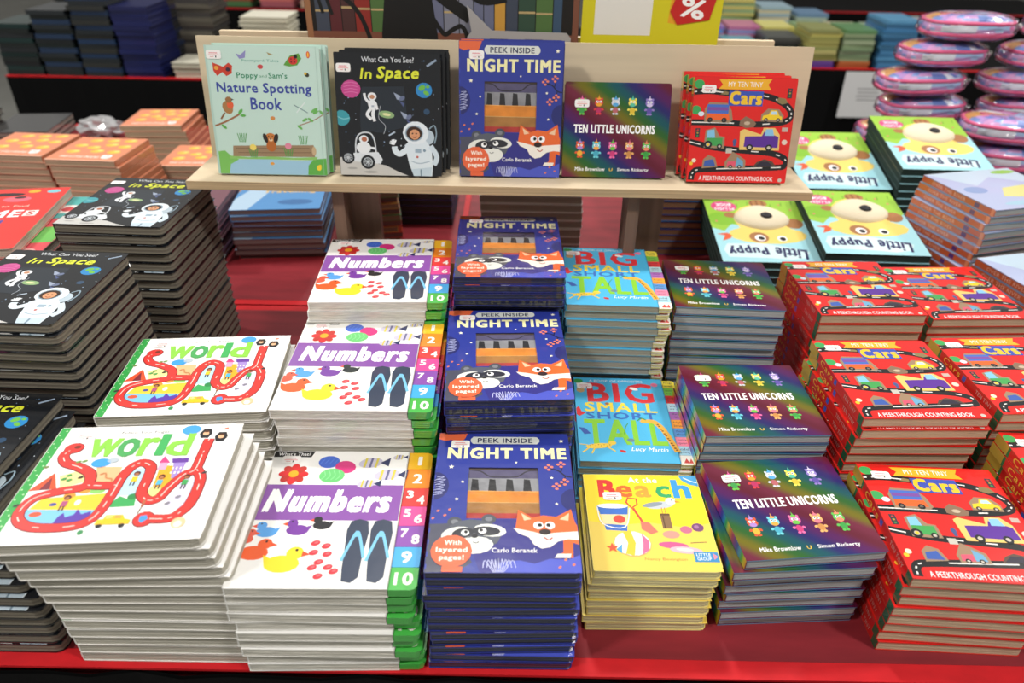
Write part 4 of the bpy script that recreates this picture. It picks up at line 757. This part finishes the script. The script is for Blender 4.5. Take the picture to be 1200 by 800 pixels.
puppy_pile(.935, 1.640, .230, -1.0, 12, 'beside pink pouches', 8)
# books with orange-brown spines
GR = 'rhyme books with orange-brown spines'; dR = 'rhyme book with orange-brown spine'
def spine_stack(x, y, h, th, place, low, n=None):
    k = K['nursery']; n = round(h/(k.T+GAP)); t = h/n; c, s = math.cos(R(th)), math.sin(R(th))
    for i in range(n):
        f = i/max(1, n-1); z = h-(i+1)*t; px = x+low[0]*f+rnd.uniform(-.003, .003); py = y+low[1]*f+rnd.uniform(-.003, .003)
        k.place(px, py, TZ+z+GAP, R(th+rnd.uniform(-.8, .8)+(3 if 3 <= i < 8 else 0)), '%s, %s %s' % (dR, ORD[i], place), GR, (t-GAP)/k.T)
spine_stack(.932, 1.345, .235, 14, 'of taller rear stack', (-.03, .0))
spine_stack(.945, 1.115, .165, 14, 'of nearer stack', (-.0, .0))

# ------------------------------------------------------------------ plywood display shelf
sh = empty('display_shelf', (0, 1.12, TZ), 0, 'pale plywood display shelf with upright back board and brown legs', 'shelf')
plain('shelf_board', lambda m: m.box(-.496, .449, -.072, .05, .317, .330, mi=0), 'ply', sh)
o = plain('shelf_edge', lambda m: m.box(-.496, .449, -.0735, -.0722, .3172, .3298), 'plyedge', sh); o['label'] = 'layered plywood edge'
bk = plain('back_board', lambda m: m.prism([(-.495, 0), (.456, 0), (.456, .012), (-.495, .012)], 0, .182, '#ffffff'), 'ply', sh); bk.location = (0, .040, .330); bk.rotation_euler = (R(-9), 0, 0)
for x in (-.251, .208):
    plain('leg', lambda m: m.box(x-.032, x+.032, -.012, .006, 0, .317), 'legwood', sh)
    plain('leg_brace', lambda m: m.box(x-.032, x-.014, -.055, -.0125, .0, .317), 'legwood', sh)
sh2 = empty('display_shelf', (0, 1.30, TZ), 0, 'second plywood display board standing behind the front shelf', 'shelf')
plain('back_board', lambda m: m.box(-.50, .43, .0, .012, .30, .497), 'ply', sh2)
plain('shelf_board', lambda m: m.box(-.50, .43, -.075, -.0005, .30, .313), 'ply', sh2)
for x in (-.292, .247): plain('leg', lambda m: m.box(x-.02, x+.02, -.05, -.03, 0, .30), 'legwood', sh2)
# standing books, leaning on the back board
def standing(kind, x0, x1, y, hh, lean, n, desc, group, dx=.003, dy=.0, th=0, dh=0):
    k = K[kind]; w_ = (x1-x0); sx = w_/k.W; zs = hh/k.H
    for i in range(n):
        o = k.place((x0+x1)/2+dx*i, y, TZ+.3302, 0, '%s, %s' % (desc, ['front one of the row on plywood shelf', 'second in its row on plywood shelf', 'third in its row on plywood shelf', 'fourth in its row on plywood shelf'][i]), group, top=(i == 0))
        a = R(90-lean); c, s = math.cos(a), math.sin(a)
        # the cover's lower edge rests at y; thickness goes backwards
        th_ = k.T; yc = y+(i+1)*(th_+.0006)/math.cos(R(lean)); rz = R(th)
        o.rotation_euler = (a, 0, rz); o.scale = (sx, zs, 1)
        H2 = k.H*zs/2; o.location = ((x0+x1)/2+dx*i, yc+H2*c, TZ+.3302+H2*s+dh*i)
standing('nature', -.454, -.287, 1.071, .183, 12, 2, 'pale green nature book', 'pale green nature books on the shelf', dx=.006)
standing('space', -.268, -.112, 1.075, .176, 12, 3, 'black space board book', 'space books on the shelf', dx=.005)
standing('night', -.086, .068, 1.082, .194, 13, 2, 'blue night board book', 'night books on the shelf', dx=.002)
standing('unicorn', .072, .232, 1.085, .135, 15, 2, 'rainbow unicorn board book', 'unicorn books on the shelf', dx=.002)
standing('cars', .262, .414, 1.072, .152, 15, 3, 'red cars board book', 'cars books on the shelf', dx=-.005, dh=0)

# ------------------------------------------------------------------ piles under and behind the shelf
def pile(x, y, w_, d, n, t, cover, page, desc, group, th=0, jit=.003, matc='gloss', base=0, topart=None, cols=None, r=.003, bend=0, split=True, single=True, edge=None):
    """a pile of plain books, each one object with a cover and a page block"""
    protos = []
    for c in (cols or [(cover, page)]):
        nm = 'picture_book'
        if not split:
            mb = MB(); mb.prism(rr(-w_/2, -d/2, w_/2, d/2, (r*.3, r, r, r*.3), 2), 0, t*.12, c[0], side=edge); mb.prism(rr(-w_/2+.0005, -d/2+.0015, w_/2-.0015, d/2-.0015), t*.12, t*.86, c[1], bottom=False); mb.prism(rr(-w_/2, -d/2, w_/2, d/2, (r*.3, r, r, r*.3), 2), t*.86, t-.0004, c[0], side=edge); mb.prism(rr(-w_/2, -d/2, -w_/2+.001, d/2), t*.12, t*.86, c[0])
            protos.append(mb.build(nm, matc))
        else:
            e = empty(nm); mb = MB(); mb.prism(rr(-w_/2, -d/2, w_/2, d/2, (r*.3, r, r, r*.3), 2), 0, t*.1, c[0], side=edge); mb.prism(rr(-w_/2, -d/2, w_/2, d/2, (r*.3, r, r, r*.3), 2), t*.88, t-.0006, c[0], side=edge); mb.prism(rr(-w_/2, -d/2, -w_/2+.001, d/2), t*.1, t*.88, c[0])
            if topart: topart.emit(mb, t-.0006, 4e-5)
            mb.build('cover', matc, e); mb = MB()
            for q in range(2): mb.prism(rr(-w_/2+.0012, -d/2+.0015, w_/2-.0015, d/2-.0015), t*(.1+.39*q), t*(.1+.39*q+.36), c[1], bottom=False)
            mb.build('page_block', 'pages', e); KIDS[e.name] = list(e.children); protos.append(e)
    used = set()
    for i in range(n):
        k = i % len(protos)
        if k in used: o = copy_tree(protos[k])
        else: o = protos[k]; used.add(k)
        o.location = (x+rnd.uniform(-jit, jit)+bend*(i/n), y+rnd.uniform(-jit, jit), TZ+base+GAP+i*(t+GAP)); o.rotation_euler = (0, 0, R(th+rnd.uniform(-1, 1)*jit*250))
        tag(o, '%s, %s' % (desc, ORD[n-1-i] if n-1-i < len(ORD) else 'near the bottom'), 'book', group)
pile(-.520, 1.545, .19, .2, 9, .0128, '#4F93D0', '#6E5452', 'glossy blue picture book in pile under shelf', 'glossy picture books under the shelf left', th=6, jit=.005, matc='wrapped', topart=art_blue(),
     cols=[('#B3202A', '#5E4644'), ('#4A3434', '#6E5A58'), ('#3E3840', '#77625E'), ('#5F4A48', '#7E6A68'), ('#3A4658', '#6E5A58'), ('#4F3A3A', '#6E5A58'), ('#5A84B0', '#6E5452'), ('#4F93D0', '#7E6A68'), ('#4F93D0', '#7A6866')])
pile(-.695, 1.50, .12, .2, 9, .0128, '#6A3A48', '#7E6A6E', 'dark pink book in narrow pile beside blue books', 'dark pink books under the shelf', th=3, jit=.004, matc='wrapped', cols=[('#7A4A58', '#9A8488'), ('#4A3A50', '#8A7478')])
pile(-.335, 1.60, .12, .2, 10, .0135, '#8A2A24', '#8A6A58', 'multicoloured book with bright spine right of blue pile', 'multicoloured books under the shelf', th=12, jit=.005, matc='wrapped', cols=[('#8E2A26', '#6E5452'), ('#3E6A3A', '#7E6A58'), ('#A03A2A', '#6E5452'), ('#B0823A', '#7E6A58')])
pile(-.235, 1.745, .17, .2, 8, .016, '#20243E', '#3A3438', 'dark navy book under the shelf behind left leg', 'dark navy books under the shelf', jit=.002, cols=[('#20243E', '#3A302E'), ('#2C3A66', '#33292A')])
pile(.032, 1.395, .195, .19, 14, .0165, '#F2F0EC', '#B0A296', 'silver edged grey book in pile behind night books', 'silver edged books under the shelf', jit=.002, r=.008, matc='gloss')
pile(.385, 1.605, .150, .2, 12, .0158, '#24406E', '#7A5C44', 'navy blue book with brown pages beside right leg', 'navy books with brown pages', jit=.004, cols=[('#2A4A86', '#7A5C44'), ('#1E2E4E', '#86664C'), ('#3E78B8', '#7A5C44')])
# small things at the left rear of the table
pile(-1.50, 2.25, .17, .2, 3, .016, '#2A2A2C', '#8A857C', 'dark glossy picture book at left rear table edge', 'dark books at the rear edge', th=8, jit=.006, split=False)
pile(-1.72, 2.20, .2, .2, 4, .02, '#1C1C20', '#77736C', 'black cased book at left end of rear edge', 'black cased books', th=-5, jit=.006, split=False)
pile(-1.42, 1.93, .19, .2, 4, .012, '#D9C95A', '#C9BFAE', 'yellow thin book behind orange stacks', 'yellow thin books', th=4, jit=.006, split=False, cols=[('#C9BFAE', '#C9BFAE'), ('#E0CE4A', '#D9CFBE')])
pile(-1.20, 1.93, .19, .2, 4, .012, '#D9C95A', '#C9BFAE', 'cream thin book behind orange stacks', 'cream thin books', th=-3, jit=.006, split=False, cols=[('#C9A25A', '#C9BFAE'), ('#E6DCC0', '#D9CFBE')])
pile(-1.62, 1.70, .19, .2, 8, .014, '#7FB4C4', '#C9BFAE', 'pale teal book at far left edge', 'pale teal books', th=4, jit=.004, split=False)

# crumpled ball of clear film at the rear edge
def blob(name, cx, cy, cz, rx, ry, rz, mats, amp=.15, seed=1, nu=18, nv=10, parent=None, smooth=False):
    q = random.Random(seed); mb = MB()
    for j in range(nv+1):
        el = -math.pi/2+math.pi*j/nv
        for i in range(nu):
            a = 2*math.pi*i/nu; s_ = 1+q.uniform(-amp, amp); mb.v.append((cx+rx*s_*math.cos(el)*math.cos(a), cy+ry*s_*math.cos(el)*math.sin(a), cz+rz*s_*math.sin(el)))
    for j in range(nv):
        for i in range(nu): mb.f.append((j*nu+i, j*nu+(i+1) % nu, (j+1)*nu+(i+1) % nu, (j+1)*nu+i)); mb.c.append((.8, .8, .82)); mb.m.append(0)
    return mb.build(name, mats, parent, smooth)
M['crumple'] = mat('crumpled_film', '#C8C8CA', .12, 1, .8, metallic=.4)
o = blob('crumpled_film', 0, 0, .03, .06, .04, .03, 'crumple', .3, 5); o.location = (-1.30, 2.27, TZ+.001); tag(o, 'crumpled ball of shiny clear film behind the orange books', 'wrapping')

# ------------------------------------------------------------------ pink pouches in cellophane
M['pouch'] = mat('printed_blue_pouch', None, .35, .6, bump=((40, 40, 40), .3, .004))
M['piping'] = mat('pink_piping', '#E0608E', .45, .3)
def pouch_proto():
    e = empty('pencil_pouch'); mb = MB(); nu, nv = 28, 14; L, Wd, Hh = .104, .060, .0285
    q = random.Random(11); pal = ['#93B2E4', '#A8CCF2', '#C09CD8', '#7C98D4', '#E4ECF8', '#6C86CC', '#E07AB0', '#DCA8D8']
    def se(t, n): c = math.cos(t); return math.copysign(abs(c)**n, c)
    def ss(t, n): c = math.sin(t); return math.copysign(abs(c)**n, c)
    def shell(mb, k, amp, colf):
        for j in range(nv+1):
            el = -math.pi/2+math.pi*j/nv; cr = max(math.cos(el), 0)**.42 if 0 < j < nv else .0
            for i in range(nu):
                a = 2*math.pi*i/nu; m_ = 1+q.uniform(-amp, amp); end = 1+(amp*3.2*abs(q.random()) if abs(math.cos(a)) > .93 else 0)
                mb.v.append((k*m_*end*L*cr*se(a, .6), k*m_*Wd*cr*ss(a, .7), (k*Hh+.001)*(1+q.uniform(-amp, amp)*.6)*ss(el, 1.0)))
        for j in range(nv):
            for i in range(nu): mb.f.append((j*nu+i, j*nu+(i+1) % nu, (j+1)*nu+(i+1) % nu, (j+1)*nu+i)); mb.c.append(lin(colf(i, j))); mb.m.append(0)
    shell(mb, 1, .0, lambda i, j: '#D8A05A' if (i in (12, 13, 14) and j > 8) else pal[(i//3*5+j//3*3+(q.random() < .3)) % 8])
    mb.build('pouch_body', 'pouch', e, True)
    for zz in (-.45, .45):
        mb = MB(); n = 40; m = 6; kk = (1-zz*zz)**.21*1.01
        for i in range(n):
            a = 2*math.pi*i/n; cx = L*kk*se(a, .6); cy = Wd*kk*ss(a, .7); nx, ny = math.cos(a), math.sin(a)
            for k in range(m): b = 2*math.pi*k/m; mb.v.append((cx+.0045*math.cos(b)*nx, cy+.0045*math.cos(b)*ny, Hh*zz+.0045*math.sin(b)))
        for i in range(n):
            for k in range(m): mb.f.append((i*m+k, ((i+1) % n)*m+k, ((i+1) % n)*m+(k+1) % m, i*m+(k+1) % m)); mb.c.append((1, 0, 0)); mb.m.append(0)
        mb.build('pink_piping', 'piping', e, True)
    mb = MB(); mb.box(-.07, .07, -.005, .005, .0275, .0290, '#D8688E'); mb.build('zip', 'matte', e)
    mb = MB(); shell(mb, 1.05, .035, lambda i, j: '#FFFFFF'); mb.build('cellophane_wrap', 'film', e, False)
    KIDS[e.name] = list(e.children); return e
pp = pouch_proto(); used = False
levels = [(.034+.0655*k, x, n) for k, (x, n) in enumerate(((.93, 3), (.95, 3), (.90, 3), (.94, 3), (.91, 3), (.95, 3), (.98, 3)))]
for li, (z, xs, n) in enumerate(levels):
    for c_ in range(n):
        x = xs+.115+c_*.262+rnd.uniform(-.006, .006); y = 1.93+.012*(li % 2)+(.0 if c_ else 0)
        if z < .26 and x < 1.05: y += .0
        o = pp if not used else copy_tree(pp); used = True
        o.location = (x, y, TZ+z); o.rotation_euler = (R(rnd.uniform(-2, 2)), R(rnd.uniform(-1.2, 1.2)), R(rnd.uniform(-11, 8)))
        tag(o, 'pink piped blue pouch in cellophane, %s layer, %s' % (['bottom', 'second', 'third', 'fourth', 'fifth', 'sixth', 'top'][li], ['leftmost', 'second from left', 'third from left', 'fourth from left'][c_]), 'pouch', 'pink piped pouches wrapped in cellophane')
for i, (x, y, z, rz) in enumerate(((1.235, 1.73, .035, -12), (1.225, 1.735, .101, -16), (1.20, 1.74, .167, -10), (1.17, 1.745, .233, -14))):
    o = copy_tree(pp); o.location = (x, y, TZ+z); o.rotation_euler = (R(rnd.uniform(-2, 2)), R(rnd.uniform(-1.5, 1.5)), R(rz)); tag(o, 'pink piped blue pouch of the nearest column, %s, right of the dog books' % ['lowest', 'second up', 'third up', 'uppermost'][i], 'pouch', 'pink piped pouches wrapped in cellophane')

# ------------------------------------------------------------------ signs behind the shelf
po = empty('bookcase_poster', (0, 1.283, TZ), 0, 'printed poster of a brown bookcase with a black silhouette', 'poster')
def poster(m):
    W_, H_ = .446, .66; m.box(-.347, .099, 0, .006, .3135, H_, '#5A3426')
    a = Art(W_, H_)
    def q(x0, z0, x1, z1, c): a.rect((x0+.347)/.446, z0/H_, (x1+.347)/.446, z1/H_, c)
    q(-.347, .314, .099, H_, '#120E0D')
    for z in (.317, .492, .648): q(-.347, z, .099, z+.011, '#7A4A38')
    q(-.347, .314, -.337, H_, '#9A6A48'); q(.089, .314, .099, H_, '#7A4A38')
    r_ = random.Random(4); cols = ['#C9963E', '#4A2A2A', '#6A6E88', '#4E6E3A', '#8E2A22', '#3E4656', '#6A3038', '#2F4A3A', '#A07A3A', '#7E8090', '#5A2228', '#37506A']
    for z in (.328, .503):
        x = -.330
        while x < .072:
            w_ = r_.uniform(.012, .027); h_ = r_.uniform(.09, .118); c = r_.choice(cols); q(x, z, min(x+w_, .085), z+h_, c); q(x, z+h_*.3, min(x+w_, .085), z+h_*.33, '#B8A070' if w_ > .019 else c); x += w_+.0015
    def pl(p, c): a.poly([((x+.347)/.446, z/H_) for x, z in p], c)
    pl([(-.226, .314), (-.224, .50), (-.21, .60), (-.15, .60), (-.138, .545), (-.132, .50), (-.13, .314)], '#0B0B0C')
    for p, w_ in (([(-.330, .60), (-.31, .56), (-.285, .555), (-.262, .535), (-.248, .505), (-.238, .47)], .016), ([(-.325, .56), (-.318, .53)], .012), ([(-.312, .56), (-.303, .528)], .012), ([(-.34, .57), (-.28, .60), (-.22, .58)], .05),
                  ([(-.145, .535), (-.130, .512), (-.120, .501), (-.108, .508), (-.094, .514), (-.086, .505), (-.081, .487)], .016), ([(-.14, .57), (-.105, .545), (-.078, .527)], .045), ([(-.09, .58), (-.06, .556), (-.02, .56)], .04)):
        a.path([((x+.347)/.446, z/H_) for x, z in p], w_, '#0B0B0C')
    T = Matrix.Translation((-.124, 0, H_/2)) @ Matrix.Rotation(R(90), 4, 'X'); a.emit(m, 0, 6e-5, T)
plain('printed_panel', poster, 'matte', po)
sb = empty('speech_bubble_card', (.005, 1.302, TZ+.43), 0, 'grey speech bubble card showing above the night book', 'sign')
def bub(m):
    pts = [(-.085, 0), (.085, 0), (.085, .058), (.078, .066), (-.045, .068), (-.085, .105), (-.078, .066), (-.085, .058)]
    n = len(m.v); k = len(pts); m.v += [(x, -.002, z) for x, z in pts]+[(x, 0, z) for x, z in pts]; m.f.append(tuple(range(n, n+k))); m.c.append(lin('#A9A6A6')); m.m.append(0)
    m.f.append(tuple(range(n+2*k-1, n+k-1, -1))); m.c.append(lin('#A9A6A6')); m.m.append(0)
    for i in range(k): j = (i+1) % k; m.f.append((n+i, n+k+i, n+k+j, n+j)); m.c.append(lin('#A9A6A6')); m.m.append(0)
    a = Art(.17, .068)
    for x0, nn in ((.22, 7), (.56, 7)):
        for q in range(nn): a.rect(x0+.025*q, .60, x0+.025*q+.018, .82, '#2E2C2E'); 
    for x0, nn in ((.232, 6), (.572, 6)):
        for q in range(0, nn, 2): a.rect(x0+.025*q, .66, x0+.025*q+.008, .75, '#A9A6A6')
    a.emit(m, 0, 5e-5, Matrix.Translation((0, -.0021, .034)) @ Matrix.Rotation(R(90), 4, 'X'))
plain('card_panel', bub, 'matte', sb); sb.location = (.002, 1.278, TZ+.4415)
ys = empty('yellow_sign', (0, 1.285, TZ), 0, 'yellow sign card with white square and red percent tag', 'sign')
def ysn(m):
    m.box(.104, .330, 0, .005, .3135, .66, '#D2C81E'); a = Art(.226, .66)
    a.rect(0, .314/.66, 1, 1, '#D6CC1C'); a.rect(.09, .505/.66, .50, .605/.66, '#E6E4DE'); a.poly([(.62, .525/.66), (.70, .522/.66), (.73, .60/.66), (.64, .60/.66)], '#E8A422')
    T = Matrix.Translation((.217, 0, .33)) @ Matrix.Rotation(R(90), 4, 'X'); a.emit(m, 0, 6e-5, T)
plain('sign_panel', ysn, 'matte', ys)
def tg(m):
    a = Art(.07, .07); a.poly([(.0, .25), (.25, .0), (.95, .25), (.98, .9), (.4, 1), (.1, .9)], '#C6201E'); a.text('%', .22, .22, .78, .62, '#FFFFFF', .03)
    T = Matrix.Translation((.283, -.0012, .553)) @ Matrix.Rotation(R(10), 4, 'Y') @ Matrix.Rotation(R(90), 4, 'X'); a.emit(m, 0, 6e-5, T)
o = plain('percent_tag', tg, 'matte', ys); o['label'] = 'red tag with white percent symbol'
# notices
def notice(x, y, z, w_, h_, label):
    e = empty('paper_notice', (x, y, z), 0, label, 'notice')
    def f(m):
        m.box(-w_/2, w_/2, -.0015, 0, -h_, 0, '#D2D2D2'); a = Art(w_, h_)
        for k in range(4): a.rect(.28+.02*(k % 2), .62-.08*k, .72-.03*(k % 2), .645-.08*k, '#8A8A8C')
        a.emit(m, 0, 6e-5, Matrix.Translation((0, -.0017, -h_/2)) @ Matrix.Rotation(R(90), 4, 'X'))
    plain('sheet', f, 'matte', e); e.rotation_euler = (R(-3), 0, 0)
notice(1.595, 3.412, TZ-.006, .24, .20, 'white paper notice hanging on black skirt of right far table')
notice(2.46, 5.02, TZ-.012, .19, .19, 'white paper notice on furthest black skirt at top right')

# ------------------------------------------------------------------ far stacks, blurred
def fstack(x, y, w_, d, h, t, cols, desc, group, page='#8A867C', th=0, jit=.006, lean=0):
    n = max(1, int(h/t)); protos = {}
    for i in range(n):
        c = cols[i % len(cols)] if len(cols) > 1 else cols[0]; key = c
        if key not in protos:
            mb = MB(); mb.prism(rr(-w_/2, -d/2, w_/2, d/2), 0, t*.14, c); mb.prism(rr(-w_/2+.002, -d/2+(.0 if page is None else .003), w_/2-.003, d/2-.003), t*.14, t*.84, page or c, bottom=False); mb.prism(rr(-w_/2, -d/2, w_/2, d/2), t*.84, t-.0005, c)
            o = mb.build('stacked_book', 'matte' if page else 'card'); protos[key] = o
        else: o = protos[key].copy(); C.objects.link(o)
        o.location = (x+rnd.uniform(-jit, jit)+lean*i/n, y+rnd.uniform(-jit, jit), TZ+GAP+i*t); o.rotation_euler = (0, 0, R(th+rnd.uniform(-1.5, 1.5)))
        tag(o, '%s, %s' % (desc, ORD[n-1-i] if n-1-i < len(ORD) else 'low down'), 'book', group)
dk = ['#1C2222', '#16302F', '#22262A', '#1A2A48', '#2A2C2C', '#1C1E22']
for i, (x, h, cs, nm) in enumerate(((-1.985, .20, dk[:3], 'dark green book in leftmost stack on far table'), (-1.825, .26, ['#1A2424', '#22282C', '#1E3350'], 'dark book in second far stack from left'), (-1.665, .33, ['#20262A', '#1A3354', '#2C2E2C'], 'dark grey book in third far stack from left'))):
    fstack(x, 3.14, .15, .2, h, .0175, cs, nm, 'dark books on the left far table', page=None)
fstack(-1.505, 3.14, .15, .2, .27, .0175, ['#161C4E', '#1A2258'], 'navy blue book in fourth far stack from left', 'dark books on the left far table', page=None)
fstack(-1.345, 3.36, .14, .2, .30, .0175, ['#4A463E', '#5A564C', '#3E3C3A'], 'grey brown book in fifth far stack from left', 'dark books on the left far table', page=None)
for i in range(3): fstack(-1.98+.165*i, 3.60, .15, .2, .26+.03*(i % 3), .0175, [dk[(i+k) % 6] for k in range(3)], 'dark book in rear row of far table, stack %s' % ['one from left', 'two from left', 'three from left', 'four from left', 'five from left'][i], 'dark books in the rear row', page=None)
fstack(-1.30, 3.13, .17, .16, .06, .019, ['#C9C6B4'], 'cream book in lowest pile on far table', 'cream books on the far table', page='#BDB9A6')
fstack(-1.12, 3.15, .17, .18, .15, .019, ['#CFCBB8'], 'cream book in middle pile on far table', 'cream books on the far table', page='#BDB9A6')
fstack(-1.08, 3.40, .2, .18, .20, .019, ['#D6D2C0'], 'cream book in tallest pile on far table', 'cream books on the far table', page='#BDB9A6')
fstack(-.86, 3.3, .2, .2, .10, .019, ['#C8C2AC', '#B8A890'], 'beige book beside cream piles on far table', 'beige books on the far table')
mix = [['#2F5EA0', '#C86A3A', '#3E74B4'], ['#4E7A4A', '#B03A34', '#3A4A8A'], ['#B0606A', '#D87A70', '#C8B0A0'], ['#C9A98E', '#BFA28C', '#D2B498'], ['#D4BC94', '#C8B090'], ['#8A94B8', '#C8B8A8']]
for i in range(8): fstack(-1.72+.25*i, 4.92, .2, .2, .13+.05*((i*5) % 3), .033, mix[(i+1) % 6], 'mixed colour book on furthest table, stack %s' % ['one', 'two', 'three', 'four', 'five', 'six', 'seven', 'eight'][i]+' from left', 'mixed books on the furthest table', page=None)
# right far table
def px(u): return 1.255+(u-940)*.00389
RF = [(967, 3.55, .15, .2, .045, ['#5A3A86', '#7A4A96'], 'purple book in low front pile', None), (1005, 3.55, .145, .2, .045, ['#A8542E', '#C07A4A'], 'orange brown book in low front pile', None)]
fstack(px(967), 3.55, .14, .2, .17, .0145, ['#5A3A86', '#6E4A96', '#A8A45E', '#9A9A56', '#B8B070', '#8E925A', '#B0AC64', '#A8A45E', '#9A9A56', '#C8C06A', '#8E925A'], 'yellow green over purple book in front far stack', 'front row on the right far table', page=None)
fstack(px(1006), 3.55, .14, .2, .17, .0145, ['#A8542E', '#B8683A', '#8FA07A', '#7E9470', '#A0AE8C', '#7E9470', '#8FA07A', '#A0AE8C', '#7E9470', '#8FA07A', '#5E8A5A'], 'sage green over orange book in front far stack', 'front row on the right far table', page=None)
fstack(px(1052), 3.56, .155, .22, .205, .0125, ['#3E7AA8', '#4A86B4', '#35688E', '#5A98C0'], 'blue book in tall far stack', 'front row on the right far table', page=None)
fstack(px(1097), 3.56, .165, .22, .175, .0125, ['#2E6A96', '#3A7AA4', '#285A80'], 'deep blue book in right end far stack', 'front row on the right far table', page=None)
fstack(px(925), 3.60, .15, .2, .12, .0145, ['#3A3C3A', '#4E504C', '#2E3A34'], 'dark grey book in far stack behind plywood', 'second row on the right far table', page=None)
fstack(px(880), 3.60, .15, .2, .10, .0145, ['#4E8A8E', '#5A9AA0'], 'teal book in far stack behind plywood', 'second row on the right far table', page=None)
fstack(px(845), 3.62, .13, .2, .10, .0145, ['#C8C4B8', '#6A4A4A'], 'grey white book in far stack behind yellow sign', 'second row on the right far table', page=None)
pal2 = [['#5A86C0', '#8E6AB0', '#C87A9A'], ['#7E86B8', '#B86A90'], ['#9A9A56', '#D0C86E', '#7A9A5A'], ['#C0B86A', '#8AA87A'], ['#9AB4C0', '#D0C8A8'], ['#6A8AA8', '#A8B8A0']]
for i in range(6):
    fstack(.90+.17*i, 3.80, .15, .19, .13+.02*((i*3) % 3), .0155, pal2[i % 6], 'colourful book on right far table middle row, stack %s from left' % ['one', 'two', 'three', 'four', 'five', 'six', 'seven', 'eight'][i], 'middle row on the right far table', page=None)
for i in range(4):
    fstack(.92+.19*i, 4.10, .16, .2, .15+.03*((i*2) % 3), .0155, pal2[(i+2) % 6], 'mixed book on right far table rear row, stack %s from left' % ['one', 'two', 'three', 'four', 'five', 'six'][i], 'rear row on the right far table', page=None)
for k in K.values():
    if not k.used:
        for ch in list(k.proto.children): bpy.data.objects.remove(ch)
        bpy.data.objects.remove(k.proto)
